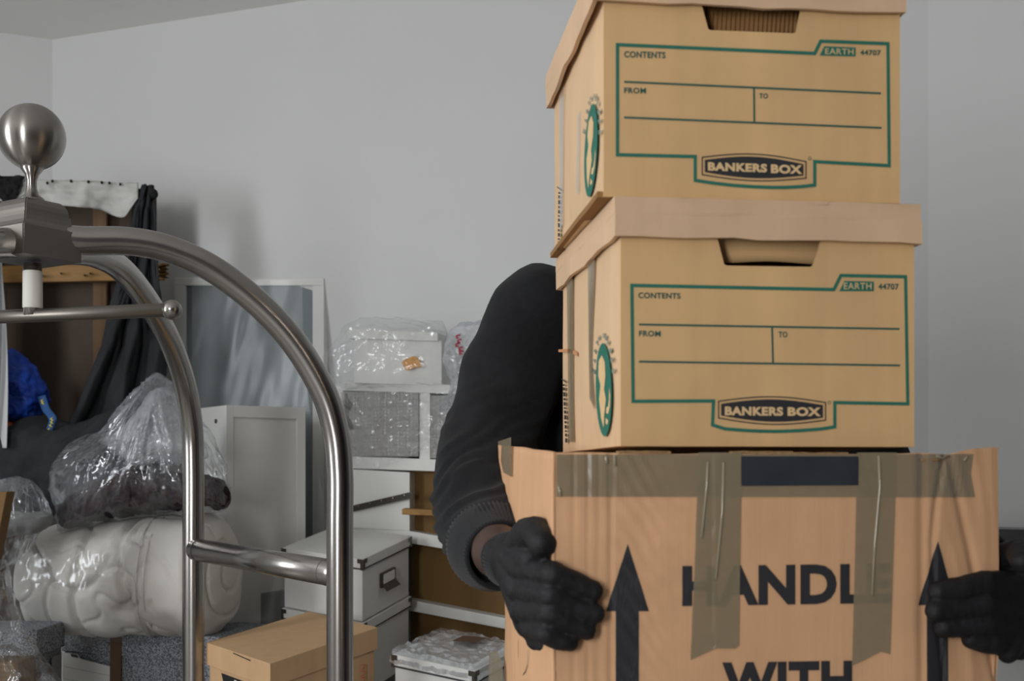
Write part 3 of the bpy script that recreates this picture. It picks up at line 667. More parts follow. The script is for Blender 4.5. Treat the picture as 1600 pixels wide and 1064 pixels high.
blob('hair', [[(head_c+V((0, .032, .050)), (.080, .094, .088))]], M['hair'], person, .006, 2, lambda c, n: .002*nz(c, 120) if (c.y > head_c.y-.02 or c.z > head_c.z+.10) else -.03)
for s in (-1, 1):
    e = blob('eye', [[(head_c+V((.031*s, -.060, .012)), .0125)]], M['eye'], person, .003, 1)
    blob('iris', [[(head_c+V((.031*s, -.0705, .012)), (.005, .003, .005))]], M['iris'], e, .001, 1)
blob('lips', [[(head_c+V((-.020, -.082, -.062)), (.005, .006, .005)), (head_c+V((0, -.090, -.060)), (.01, .007, .008)), (head_c+V((.020, -.082, -.062)), (.005, .006, .005))]], M['lip'], person, .002, 1)

# ------------------------------------------------------------------ luggage cart with brushed arches
CC = V((-.887, 2.30, 0)); L2 = V(((531-CX)/F*2.5, 2.5, 0)); L1 = V(((302-CX)/F*3.1, 3.1, 0)); TR = .0268
cart = thing('luggage_cart', 'brushed steel birdcage luggage cart with ball finial and arched posts', 'luggage cart', CC)
def zof(py, Y): return CH+(HY-py)/F*Y
prof = [(.0, 1.527), (.10, 1.530), (.25, 1.532), (.40, 1.522), (.53, 1.497), (.66, 1.452), (.78, 1.388), (.88, 1.305), (.95, 1.215), (.99, 1.12), (1.0, 1.03), (1.0, .9), (1.0, .6), (1.0, .262)]
profA = []
for px, py in ((135,376),(200,377),(262,389),(330,419),(400,471),(458,533),(503,607),(524,672),(531,740)):
    r = (px-CX)/F; t = (CC.x-r*CC.y)/(r*(L2.y-CC.y)-(L2.x-CC.x)); Yp = CC.y+t*(L2.y-CC.y); profA.append((t, zof(py, Yp)))
profA = [(0, profA[0][1]), (profA[0][0]*.6, profA[0][1])]+profA[:-1]+[(1, profA[-1][1]), (1, 1.0), (1, .9), (1, .6), (1, .262)]
L4 = V((-1.17, 1.55, 0)); prof4 = [(0, 1.522), (.06, 1.518), (.15, 1.502), (.3, 1.462), (.5, 1.38), (.7, 1.28), (.9, 1.12), (1, .95), (1, .6), (1, .262)]
profB = []
for px, py in ((190,421),(230,470),(265,532),(288,598),(299,660)):
    r = (px-CX)/F; t = (CC.x-r*CC.y)/(r*(L1.y-CC.y)-(L1.x-CC.x)); Yp = CC.y+t*(L1.y-CC.y); profB.append((t, zof(py, Yp)))
profB = [(0, profA[0][1]), (.15, 1.536), (.32, 1.550)]+profB[:-1]+[(.985, profB[-1][1]), (1, 1.12), (1, .9), (1, .6), (1, .262)]
for base, pr in ((L2, profA), (L1, profB), (CC*2-L2, prof), (L4, prof4)):
    P = [CC.lerp(base, t)+V((0, 0, z)) for t, z in pr]
    for p, (t, z) in zip(P, pr): p.z = z
    tube('arched_post', spline(P, 10), TR, M['steel'], cart, 40)
a = L1+V((0, 0, .912)); b = L2+V((0, 0, .898)); d = (b-a).normalized()
cb = tube('cross_bar', [a+d*.02, b-d*.02], .0275, M['steel'], cart, 40)
for q in (a+d*.045, b-d*.05): tube('weld_ring', [q, q+d*.0015], .0281, M['seam'], cb, 40)
tube('cross_bar', [L4+V((0, 0, .905))-d*.02, CC*2-L2+V((0, 0, .905))+d*.02], .0275, M['steel'], cart, 32)
# crown block (square, turned 49 degrees), ogee tiers
bm = bmesh.new(); al = math.radians(57+45); rows = []
for h, z in ((.0625, 1.4925), (.0625, 1.546), (.0585, 1.547), (.0545, 1.551), (.0515, 1.558), (.0500, 1.567), (.0495, 1.573), (.0470, 1.5735), (.0468, 1.580), (.0455, 1.588), (.042, 1.5955), (.037, 1.600), (.033, 1.601)):
    rows.append([bm.verts.new((CC.x+h*math.sqrt(2)*math.cos(al+k*math.pi/2), CC.y+h*math.sqrt(2)*math.sin(al+k*math.pi/2), z)) for k in range(4)])
for i in range(len(rows)-1):
    for k in range(4): bm.faces.new((rows[i][k], rows[i][(k+1) % 4], rows[i+1][(k+1) % 4], rows[i+1][k]))
bm.faces.new(rows[0][::-1]); bm.faces.new(rows[-1]); bmesh.ops.recalc_face_normals(bm, faces=bm.faces)
bmesh.ops.bevel(bm, geom=[e for e in bm.edges if abs(e.verts[0].co.z-e.verts[1].co.z) > .001], offset=.002, segments=2, affect='EDGES')
mkbm('crown_block', bm, M['steeld'], cart)
R = .0605; bc = 1.7215
ball = [(.024, 1.600), (.0255, 1.603), (.022, 1.608), (.0125, 1.615), (.0095, 1.627), (.009, 1.640), (.0125, 1.652), (.020, 1.662)]
ball += [(R*math.cos(t), bc+R*math.sin(t)) for t in [math.radians(-72+i*6.0) for i in range(27)]]+[(.002, bc+R)]
lathe('ball_finial', CC, ball, M['steelball'], cart, 64)
lathe('post_stub', at(51, 400, 2.30).to_2d().to_3d(), [(.0165, 1.392), (.0165, 1.488)], M['chrome'], cart, 32)
pc = at(51, 400, 2.30); lathe('white_sleeve', (pc.x, pc.y, 0), [(.0168, 1.405), (.0178, 1.407), (.0174, 1.472), (.0168, 1.474)], M['whitetape'], cart, 32)
rd = at(264, 487, 2.2); e0 = V((pc.x, pc.y, 1.392)); e1 = V((rd.x, rd.y+.02, 1.392)); dd = (e1-e0).normalized()
rl = tube('hanging_rail', [e0-dd*.62, e1], .0125, M['steeld'], cart, 28)
blob('rail_end_ball', [[(e1, .0185)]], M['steel'], rl, .003, 2)
# deck and casters, below the picture
dk = [L1, L2, L4, CC*2-L2]; out = [CC+(p-CC)*1.06 for p in dk]
mkbm('deck', hexa_bm([p+V((0, 0, .20)) for p in out]+[p+V((0, 0, .26)) for p in out], 0, .008), M['steeld'], cart)
for p in dk:
    q = CC+(p-CC)*.86; wl = tube('caster_wheel', [q+V((-.018, 0, .08)), q+V((.018, 0, .08))], .08, M['shoe'], cart, 32)
    tube('caster_fork', [q+V((0, 0, .08)), q+V((.03, 0, .15)), q+V((0, 0, .205))], .012, M['steel'], wl, 12)

# ------------------------------------------------------------------ clothes rail wardrobe at far left
WY = 4.02
wd = thing('open_wardrobe', 'open dark wardrobe with a stained white valance and charcoal curtain', 'wardrobe', V((-1.45, 4.2, 0)))
pbox('back_board', [(-60, 1010, 4.28), (238, 1010, 4.20), (238, 300, 4.20), (-60, 300, 4.28)], (0.01, .02, 0), M['woodd'], wd)
pbox('side_board', [(-70, 1060, 3.9), (-62, 1060, 3.9), (-62, 300, 3.9), (-70, 300, 3.9)], (0, .34, 0), M['woodd'], wd)
pbox('batten', [(145, 1000, 4.18), (166, 1000, 4.17), (166, 312, 4.17), (145, 312, 4.18)], (0, .02, 0), M['batt'], wd)
rl = pbox('rail_board', [(-60, 443, 4.16), (256, 437, 4.08), (258, 412, 4.08), (-60, 416, 4.16)], (0, .02, 0), M['wood'], wd)
for x, y in ((40, 426), (66, 431), (95, 427), (132, 430), (141, 427), (188, 428)): tube('nail_head', [at(x, y, 4.10-(x+60)*.0001), at(x, y, 4.14)], .003, M['black'], rl, 8)
tube('top_pole', [at(-60, 288, WY+.02), at(236, 302, WY-.04)], .013, M['black'], wd, 16)
blob('pole_knob', [[(at(239, 303, WY-.06), .017)]], M['black'], wd, .004, 2)
def val(a, s):
    px = -60+a*276; lowy = 310+20*a+12*math.exp(-((px-188)/22)**2)-9*max(0, (px-196)/8); top = 276+10*a
    y = top+s*(lowy-top); return at(px, y, WY-.05-.02*math.sin(a*20+s)*s-.012*nz((a*9, s*2, 0), 2))
vl = sheet('valance', val, 90, 14, M['valance'], wd, .003)
for x, y in ((111, 283), (138, 284), (159, 285), (171, 286), (188, 288), (82, 283), (74, 286)): blob('stain_hole', [[(at(x, y, WY-.062), (.005, .003, .006))]], M['black'], vl, .0025, 1)
fn = lambda a, s: at(-60+a*(98-14*s), 275+s*(34+8*math.sin(a*9)), WY-.075-.02*nz((a*6, s*3, 0), 2))
sheet('black_cover', fn, 30, 12, M['black'], wd, .004)
EL = [(222, 290, 241), (206, 330, 243), (196, 400, 246), (172, 480, 252), (160, 540, 262), (120, 640, 255), (60, 740, 235), (20, 800, 200)]
def cur(a, s):
    k = s*(len(EL)-1); i = min(int(k), len(EL)-2); t = k-i; x0 = EL[i][0]*(1-t)+EL[i+1][0]*t; x1 = EL[i][2]*(1-t)+EL[i+1][2]*t; y = EL[i][1]*(1-t)+EL[i+1][1]*t
    return at(x0+(x1-x0)*a, y, 3.98-.10*s+.035*math.sin(a*16+s*5+2*nz((a*3, s*4, 0), 1))*(.3+s)+.02*nz((a*7, s*7, 0), 2))
sheet('curtain', cur, 70, 70, M['dark'], wd, .004)
fr_ = lambda a, s: at(250+a*14+5*math.sin(s*40), 480-s*65, 4.0+.01*math.sin(s*60))
sheet('yellow_frill', lambda a, s: at(248+a*14+3*math.sin(s*20), 412+s*22, 4.06+.01*math.sin(s*30+a*3)), 6, 20, M['wood'], wd, .002)
# contents
o = inflate('cloth_pile', [(-60,700),(0,668),(60,655),(120,660),(180,650),(215,640),(240,700),(235,770),(150,800),(60,800),(-40,800)], (90,730), 3.86, .16, M['dark'], disp=lambda c: .03*nz(c, 9)+.012*nz(c, 24))
tag(o, 'heap of charcoal fabric at the foot of the curtain, above the clear bags', 'cloth')
o = inflate('blue_jacket', [(-40,560),(8,546),(30,556),(45,568),(60,582),(72,612),(70,632),(60,645),(52,662),(35,672),(10,678),(-30,660)], (20,610), 3.90, .12, M['blue'], disp=lambda c: .028*ridged(c, 12)-.018, rings=40, n=140)
tag(o, 'crumpled bright blue jacket hanging inside the wardrobe', 'jacket')
o = inflate('orange_bag', [(-20,668),(15,660),(45,664),(58,680),(50,694),(20,702),(-20,704)], (20,682), 3.84, .05, M['orange'], disp=lambda c: .012*ridged(c, 22)-.006)
tag(o, 'small orange bag under the blue jacket', 'bag')
def strapf(a, s):
    P = spline([at(64, 620, 3.80), at(70, 640, 3.79), at(82, 655, 3.78), at(78, 668, 3.78), at(68, 688, 3.78)], 8); i = min(int(s*(len(P)-1)), len(P)-2); p = P[i].lerp(P[i+1], s*(len(P)-1)-i)
    return p+V((-.010+.024*a, .004*math.sin(s*9), .006*a))
sp = sheet('lanyard', strapf, 3, 40, M['strap'], None, .0015); tag(sp, 'blue lanyard with yellow print dangling beside the orange bag', 'lanyard')
for k, (s, a0) in enumerate(((.08, .3), (.12, .5), (.5, .4), (.6, .45), (.7, .45), (.8, .5), (.9, .5))):
    p = strapf(.2, s)+V((0, -.004, 0)); mk('yellow_mark', [p, p+V((.010, 0, .006)), p+V((.006, 0, .000)), p+V((.012, 0, -.006)), p+V((.004, 0, -.004))], [(0, 1, 2, 3, 4)], M['yellow'], sp)
o = sheet('white_sheet', lambda a, s: at(-70+a*(72+6*math.sin(s*3.0)+8*s), 405+s*295, 3.72+.03*math.sin(a*14+s*3)), 40, 50, M['sheetw'], None, .003)
tag(o, 'hanging white sheet whose edge shows at the far left', 'sheet')
cb_ = pbox('board_stack', [(-200, 1450, 3.0), (-120, 1450, 3.0), (11, 768, 3.0), (-60, 772, 3.0)], (0, .05, 0), M['brown'], None)
tag(cb_, 'upright brown board edge at the far left below the white sheet', 'board')

# ------------------------------------------------------------------ framed panel leaning on the wall
fp = thing('framed_panel', 'white framed grey panel leaning against the wall behind the white cabinet', 'panel', V((-.95, 4.15, 0)))
def fq(x0, y0, x1, y1, n, mt, Y0=4.31, Y1=4.12, th=.03, dY=0):
    YY = lambda x, y: Y0+(Y1-Y0)*(x-270)/235+(y-640)*-.0003+dY
    return pbox(n, [(x0, y1, YY(x0, y1)), (x1, y1, YY(x1, y1)), (x1, y0, YY(x1, y0)), (x0, y0, YY(x0, y0))], (.01, th, 0), mt, fp)
fq(272, 434, 506, 446, 'frame_bar', M['white']); fq(272, 446, 289, 1190, 'frame_bar', M['white']); fq(488, 446, 506, 1190, 'frame_bar', M['white']); fq(289, 1172, 488, 1190, 'frame_bar', M['white'])
fq(289, 446, 488, 1172, 'pane', M['panelg'], th=.006, dY=.012)
cl = sheet('clear_cover', lambda a, s: at(300+a*(172+60*s*s), 437+s*458, 4.12-.14*a+.010*nz((a*2.5, s*2.5, 0), 1.6)+.006*nz((a*4+s*3, s*1.5, 0), 2)-.02*s), 60, 80, M['filmq'], None)
tag(cl, 'loose clear polythene sheet draped over the framed panel', 'plastic sheet')

# ------------------------------------------------------------------ white cabinet
cab = thing('white_cabinet', 'plain white cabinet with a recessed side panel, in front of the framed panel', 'cabinet', V((-.66, 3.7, 0)))
FL = (315, 634); FCx = 352
A = at(352, 634, 3.68); Bq = at(476, 622, 3.84); Cq = at(302, 615, 3.90)
e = V((Bq.x-A.x, Bq.y-A.y, 0)); b_ = V((Cq.x-A.x, Cq.y-A.y, 0)); wR_, wL_ = e.length, b_.length
fc = Fr(V((A.x, A.y, 0)), e, b_); H = A.z+.002
c4 = [fc.o, fc.o+e, fc.o+e+b_, fc.o+b_]
mkbm('carcass', hexa_bm([p+V((0, 0, .02)) for p in c4]+[p+V((0, 0, H)) for p in c4], 0, .003), M['white'], cab)
n = e.normalized().cross(V((0, 0, 1)))
def cstrip(nm, u0, u1, z0, z1, t, mt):
    c = [fc.o+e*u0+n*t, fc.o+e*u1+n*t, fc.o+e*u1, fc.o+e*u0]; return mkbm(nm, hexa_bm([p+V((0, 0, z0)) for p in c]+[p+V((0, 0, z1)) for p in c], 0, .001), mt, cab)
cstrip('side_rail', 0, .09, .02, H, .006, M['white']); cstrip('side_rail', .89, 1, .02, H, .006, M['white']); cstrip('side_rail', .09, .89, H-.035, H, .006, M['white'])
lf = b_.normalized(); nl = V((lf.y, -lf.x, 0)); nl = nl if nl.dot(A) < 0 else -nl
for zz in (H-.045, H-.20):
    p = fc.o+lf*.07+V((0, 0, zz)); tube('screw_hole', [p-nl*.001, p+nl*.004], .0065, M['dkmetal'], cab, 12)

# ------------------------------------------------------------------ white shelf unit with things in it
su = thing('shelf_unit', 'white shelf unit with brown backing, behind the storage boxes', 'shelf unit', V((-.35, 3.75, 0)))
SX = [(520, 3.92), (800, 3.50)]
def SYf(px): return SX[0][1]+(SX[1][1]-SX[0][1])*(px-SX[0][0])/280
def sbar(nm, x0, x1, yt0, yt1, th, mt, par=su, dY=0, back=.30, bev=.002):
    return pbox(nm, [(x0, yt0+th, SYf(x0)+dY), (x1, yt1+th, SYf(x1)+dY), (x1, yt1, SYf(x1)+dY), (x0, yt0, SYf(x0)+dY)], (.06*back/.3, back, 0), mt, par, bev)
sbar('shelf', 525, 800, 712, 722, 19, M['white']); sbar('shelf', 525, 800, 810, 857, 19, M['white']); sbar('shelf', 525, 800, 915, 968, 17, M['white'])
sbar('top_board', 525, 800, 596, 604, 14, M['white'])
sbar('divider', 655, 672, 612, 613, 106, M['white'])
sbar('side_board', 525, 536, 600, 601, 600, M['white']); sbar('side_board', 790, 800, 604, 604, 560, M['white'])
sbar('back_board', 640, 800, 728, 735, 400, M['brown'], dY=.22, back=.01); sbar('back_board', 536, 642, 730, 735, 400, M['grey'], dY=.20, back=.01)
sbar('upper_back_board', 536, 790, 612, 616, 100, M['grey'], dY=.20, back=.01)
sbar('lower_board', 642, 790, 735, 745, 330, M['brown'], dY=.06, back=.01)
wb = sbar('white_drawer_unit', 548, 640, 733, 738, 92, M['whitebox'], None, dY=-.012, back=.18); tag(wb, 'pale box standing on the middle shelf, crossed by a dark metal strip', 'box')
st = pbox('metal_strip', [(550, 800, 3.84), (644, 778, 3.70), (644, 768, 3.70), (550, 790, 3.84)], (0, .008, 0), M['dkmetal'], wb, .001)
for k in range(5): x = 560+k*18; p = at(x, 793-(x-550)*.235, 3.828-(x-550)*.0015); tube('rivet', [p, p+V((0, -.004, 0))], .002, M['chrome'], st, 8)
o = pbox('wooden_lath', [(628, 804, 3.62), (680, 806, 3.56), (680, 797, 3.56), (628, 795, 3.62)], (0, .1, 0), M['wood'], None); tag(o, 'short wooden lath sticking out above the second shelf', 'lath')
# bubble wrapped objects in the top bay
def wrapf(x0, x1, y0, y1, dY, amp, seed):
    return lambda a, s: at(x0+a*(x1-x0), y0+s*(y1-y0), SYf(x0+a*(x1-x0))+dY+amp*nz((a*4, s*3, seed), 1.7)+amp*.5*ridged((a*3, s*2, seed), 1.5))
o = pbox('wrapped_picture', [(538, 710, 3.88), (652, 714, 3.74), (652, 617, 3.74), (538, 614, 3.88)], (.02, .12, 0), M['grey2'], None); tag(o, 'grey flat item in bubble wrap, left bay under the white lidded box', 'parcel')
sheet('bubble_wrap', wrapf(532, 654, 612, 713, -.012, .003, 2), 50, 40, M['bubble'], o)
o = pbox('wrapped_picture', [(674, 716, 3.71), (760, 720, 3.60), (760, 620, 3.60), (674, 618, 3.71)], (.02, .12, 0), M['grey2'], None); tag(o, 'grey flat item in bubble wrap, right bay beside the divider', 'parcel')
sheet('bubble_wrap', wrapf(673, 745, 618, 716, -.012, .003, 5), 40, 40, M['bubble'], o)
fs_ = sheet('polythene_wrap', lambda a, s: at(512+a*200+6*nz((s*3, 0, 0), 2), 594+s*(120+20*math.sin(a*5)), SYf(512+a*200)-.05+.02*(1-s)*0+.014*ridged((a*5, s*4, 2), 1.5)+(.05*max(0, .12-s)/.12)), 80, 60, M['film2'], None)
tag(fs_, 'clear wrap hanging over the front of the shelf unit top bay', 'plastic wrap')
# white lidded box on the top
bx = thing('lidded_box', 'white lidded box under clear plastic with an orange tape scrap, on the shelf unit', 'box', at(617, 598, 3.8))
pbox('carton', [(553, 599, 3.84), (690, 602, 3.66), (690, 532, 3.66), (553, 528, 3.84)], (.05, .22, 0), M['whitebox'], bx)
pbox('lid', [(545, 529, 3.835), (684, 533, 3.65), (684, 519, 3.65), (545, 514, 3.835)], (.05, .24, 0), M['whitebox'], bx)
pt = [(628,566),(634,561),(648,556),(655,562),(657,570),(661,572),(645,575),(638,579),(632,577)]
sheet_c = [at(x, y, 3.705-(x-640)*.0013) for x, y in pt]
bmx = bmesh.new(); bmx.faces.new([bmx.verts.new(p) for p in sheet_c]); mkbm('tape_scrap', bmx, M['tapeor'], bx, recalc=False)
def bagn(amp, s, seed=0): return lambda c: amp*(ridged(c, s, seed)-.75)
o = inflate('plastic_bag', [(508,560),(528,530),(545,505),(600,499),(680,503),(700,515),(705,560),(700,600),(640,606),(560,604),(520,600)], (615,555), 3.72, .13, M['film2'], rings=40, n=160, disp=bagn(.02, 9), back=2.2, power=4)
tag(o, 'loose clear polythene bag around the white lidded box', 'plastic bag')
o = inflate('plastic_bag', [(700,520),(730,500),(790,490),(800,560),(780,640),(745,690),(728,686),(716,660),(690,645),(686,630),(705,600),(692,560)], (735,590), 3.52, .10, M['filmw'], rings=44, n=160, disp=bagn(.026, 10, 3))
tag(o, 'milky plastic bag with red lettering, tucked behind the carrier\'s shoulder', 'plastic bag')
for k, (x, y) in enumerate(((712, 524), (714, 531), (711, 537), (716, 543), (717, 549))):
    p = at(x, y, 3.42); mk('red_letter', [p, p+V((.012, 0, .004)), p+V((.013, 0, -.001)), p+V((.004, 0, -.003)), p+V((.012, 0, -.008)), p+V((.001, 0, -.010))], [(0, 1, 2, 3, 4, 5)], M['red'], o)

# ------------------------------------------------------------------ storage boxes and cardboard carton, bottom centre
def corner_box(name, label, F_, L_, R_, h_lid, H_, mb, ml, over=.006, group=None, metal=False, lidmat=None):
    "box from the pixel corner nearest the viewer plus its left and right top corners"
    f, l, r = at(*F_), at(*L_), at(*R_); el, er = l-f, r-f
    t = thing(name, label, 'box', (f+l+r-f+V((0, 0, 0)))*.5-V((0, 0, H_)) if False else f+(el+er)*.5-V((0, 0, H_)), group)
    ul, ur = el.normalized(), er.normalized(); up = V((0, 0, 1))
    c = [f, r, r+el, l]; ins = lambda p, k: p+((f+(el+er)*.5)-p).normalized()*k
    ci = [ins(p, over*1.4) for p in c]
    mkbm('carton', hexa_bm([p-up*H_ for p in ci]+[p-up*.004 for p in ci], 0, .0015), mb, t)
    lid = mkbm('lid', hexa_bm([p-up*h_lid for p in c]+list(c), 0, .0015), ml, t)
    return t, f, el, er, lid
def metal_corner(t, p, n1, n2):
    for n_ in (n1, n2):
        s = n1+n2-n_; o_ = -s*.0015
        q = [p+o_, p+o_+n_*.022, p+o_+n_*.022-V((0, 0, .012)), p+o_+n_*.010-V((0, 0, .012)), p+o_+n_*.010-V((0, 0, .030)), p+o_-V((0, 0, .030))]
        mk('corner_bracket', q, [tuple(range(6))], M['dkmetal'], t)
def whitebox(label, F_, L_, R_, h, label_holder, grp='white storage boxes with metal corners'):
    t, f, el, er, lid = corner_box('storage_box', label, F_, L_, R_, .026, h, M['whitebox'], M['whitebox'], group=grp)
    ul, ur = el.normalized(), er.normalized(); nl, nr = -ur, -ul
    metal_corner(t, f+(nl+nr)*.001, ul, ur); metal_corner(t, f+er+nr*.001, -ur*1, ul); metal_corner(t, f+el+nl*.001, -ul, ur)
    for (p, d, L) in ((f, ul, el.length), (f, ur, er.length)):
        q = p-V((0, 0, .0285)); nn = (nr if d == ur else nl)
        tube('lid_seam', [q+d*.004+ins_(ul, ur), q+d*(L-.004)+ins_(ul, ur)*.4], .0022, M['seam'], t, 6)
    if label_holder:
        c0 = f+er*.50-V((0, 0, .085)) ; w_, hh = er.length*.14, .020
        N_ = nr*.004
        def rect(nm, a0, a1, z0, z1, off, mt, par):
            q = [c0+ur*a0+V((0, 0, z0)), c0+ur*a1+V((0, 0, z0)), c0+ur*a1+V((0, 0, z1)), c0+ur*a0+V((0, 0, z1))]
            return mkbm(nm, hexa_bm([q[0]+nr*off, q[1]+nr*off, q[1]+ul*.008, q[0]+ul*.008, q[3]+nr*off, q[2]+nr*off, q[2]+ul*.008, q[3]+ul*.008]), mt, par)
        hld = rect('label_holder', -w_, w_, -hh, hh, .004, M['dkmetal'], t); rect('label_card', -w_*.8, w_*.8, -hh*.5, hh*.82, .0055, M['white'], hld)
        mk('pull_lip', [c0-ur*w_-V((0, 0, hh*.4)), c0+ur*w_-V((0, 0, hh*.4)), c0+ur*w_*1.2-V((0, 0, hh*1.5))+nr*.018, c0-ur*w_*.8-V((0, 0, hh*1.5))+nr*.018], [(0, 1, 2, 3)], M['dkmetal'], hld)
    return t, f, el, er
def ins_(ul, ur): return (ul+ur)*.003
t1, f, el, er = whitebox('white storage box with metal corners and label holder, top of its stack', (567, 874, 3.40), (440, 856, 3.62), (643, 838, 3.66), .172, True)
H1 = .172
f2 = f-V((0, 0, H1+.004))
def px_of(p): return (CX+p.x/p.y*F, HY-(p.z-CH)/p.y*F, p.y)
t2, *_ = whitebox('white storage box underneath the one with the label holder', px_of(f2), px_of(f2+el), px_of(f2+er), .20, False)
t3, f3, el3, er3 = whitebox('white storage box wrapped in plastic, low beside the large carton', (742, 1049, 2.80), (612, 1022, 3.02), (815, 1010, 3.05), .22, False)
c3 = f3+(el3+er3)*.5
def w3(a, s):
    p = f3+el3*a*1.04+er3*s*1.04-(el3+er3)*.02+V((0, 0, .006+.008*ridged((a*3, s*3, 1), 2)-.03*max(0, .06-a)/.06-.03*max(0, .06-s)/.06)); return p
cw = sheet('plastic_cover', w3, 60, 60, M['filmw'], t3)
q = [f3+el3*.35+er3*.62+V((0, 0, .016)), f3+el3*.35+er3*.88+V((0, 0, .016)), f3+el3*.60+er3*.80+V((0, 0, .016)), f3+el3*.60+er3*.56+V((0, 0, .016))]
mk('tape_scrap', q, [(0, 1, 2, 3)], M['btape'], t3)
# kraft carton with lid
kb, fk, elk, erk, lidk = corner_box('cardboard_box', 'plain brown cardboard box with loose lid and hand hole, behind the cart posts', (422, 1037, 2.80), (322, 1004, 3.10), (590, 980, 3.10), .055, .30, M['kraft'], M['kraft'])
ulk, urk = elk.normalized(), erk.normalized()
q0 = fk+elk*.5-V((0, 0, .082)); nrm = -urk
def ledge(u): return q0+ulk*u
hp = [ledge(-.02)+V((0,0,-.022)), ledge(.075)+V((0,0,-.022)), ledge(.10)+V((0,0,.018)), ledge(-.04)+V((0,0,.018))]
mk('hand_hole_dark', [p+nrm*.0012+urk*.006 for p in hp], [(0, 1, 2, 3)], M['black'], kb)  # black quad painted for the dark inside the hole; nothing is cut
mk('paper_inside', [ledge(-.03)+V((0,0,-.018))+urk*.0045, ledge(.03)+V((0,0,-.018))+urk*.0045, ledge(.02)+V((0,0,.014))+urk*.0045, ledge(-.035)+V((0,0,.010))+urk*.0045], [(0, 1, 2, 3)], M['whitebox'], kb)
sl_ = [fk+elk*a_-V((0, 0, z))+nrm*.0008 for a_, z in ((.28, .006), (.55, .002), (.55, .0045), (.28, .009))]
mk('lid_slot_dark', sl_, [(0, 1, 2, 3)], M['black'], lidk)  # slot shown as a black quad, its inner dark painted on the lid
for k in range(3):
    p = fk+erk*.83-V((0, 0, .085+.016*k))-ulk*.0008-ulk*.0; tube('red_scribble', [p+V((0, 0, .006)), p+urk*.014+V((0, 0, .004)), p+urk*.010-V((0, 0, .004)), p-V((0, 0, .005))], .0012, M['redink'], kb, 5)
gb = pbox('grey_crate', [(372, 1000, 3.75), (452, 1000, 3.75), (452, 922, 3.75), (372, 930, 3.75)], (0, .2, 0), M['grey'], None)
tag(gb, 'small grey crate between the rolled quilt and white storage boxes', 'crate')

# ------------------------------------------------------------------ speckled boxes, quilt roll and bags
sb = thing('speckled_box', 'grey speckled archive box with a white label, right under the quilt roll', 'box', V((-.98, 3.6, .3)), 'grey speckled archive boxes')
a_, b_2 = at(96, 977, 3.62), at(300, 1003, 3.40); dx = (b_2-a_); dx.z = 0; dxn = dx.normalized(); bk = V((-dxn.y, dxn.x, 0)); 
fs2 = Fr(V((a_.x, a_.y, a_.z)), dxn, bk); LW_ = .58
fbox('lid', fs2, 0, LW_, 0, .30, -.075, 0, M['speck'], sb, bev=.003); fbox('carton', fs2, .006, LW_-.006, .006, .29, -.32, -.075, M['speck'], sb, bev=.002)
lb = ink_poly('label_panel', fs2, [[(98,1019),(122,1022),(126,1029),(176,1042),(176,1100),(98,1100)]], M['white'], sb, off=.0012)
ink_line('label_border', fs2, [([(98,1016),(123,1020),(127,1027),(176,1039)], 1.4, False), ([(100,1041),(174,1056)], 1, False), ([(100,1060),(174,1075)], 1, False)], M['ink'], lb, off=.0018)
ink_poly('label_badge', fs2, [[(111,1021),(121,1023),(124,1028),(112,1026)]], M['seam'], lb, off=.0018)
ink_poly('brown_tape', fs2, [[(173,990),(191,993),(189,1100),(172,1100)]], M['btape'], sb, off=.0022)
ink_line('label_border', fs2, [([(277,1090),(277,1052),(286,1050)], 1.6, False)], M['ink'], sb, off=.0018)
s2 = thing('speckled_box', 'grey speckled archive box with a small emblem label, at the lower left corner', 'box', V((-1.4, 3.4, .3)), 'grey speckled archive boxes')
s2f = at(58, 984, 3.20); fs3 = rot_frame(s2f-V((.352, 0, 0)), 0)
fbox('lid', fs3, 0, .352, 0, .20, -.07, 0, M['speck'], s2, bev=.003); fbox('carton', fs3, .006, .346, .006, .19, -.32, -.07, M['speck'], s2, bev=.002)
fs4 = Fr(s2f, (0, 1, 0), (-1, 0, 0))
ink_poly('label_panel', fs4, [[(80,1100),(80,1027),(96,1021),(96,1100)]], M['grey'], s2, off=.0010)
ink_line('label_border', fs4, [([(80,1100),(80,1026),(96,1020)], 1.6, False), ([(81,1062),(96,1056)], 1.1, False)], M['ink'], s2, off=.0018)
ink_line('tree_emblem', fs4, [(ellipse(89, 1038, 4, 6, n=12)[:-1], 1, True), ([(89,1030),(89,1048)], 1, False)], M['seam'], s2, off=.0018)

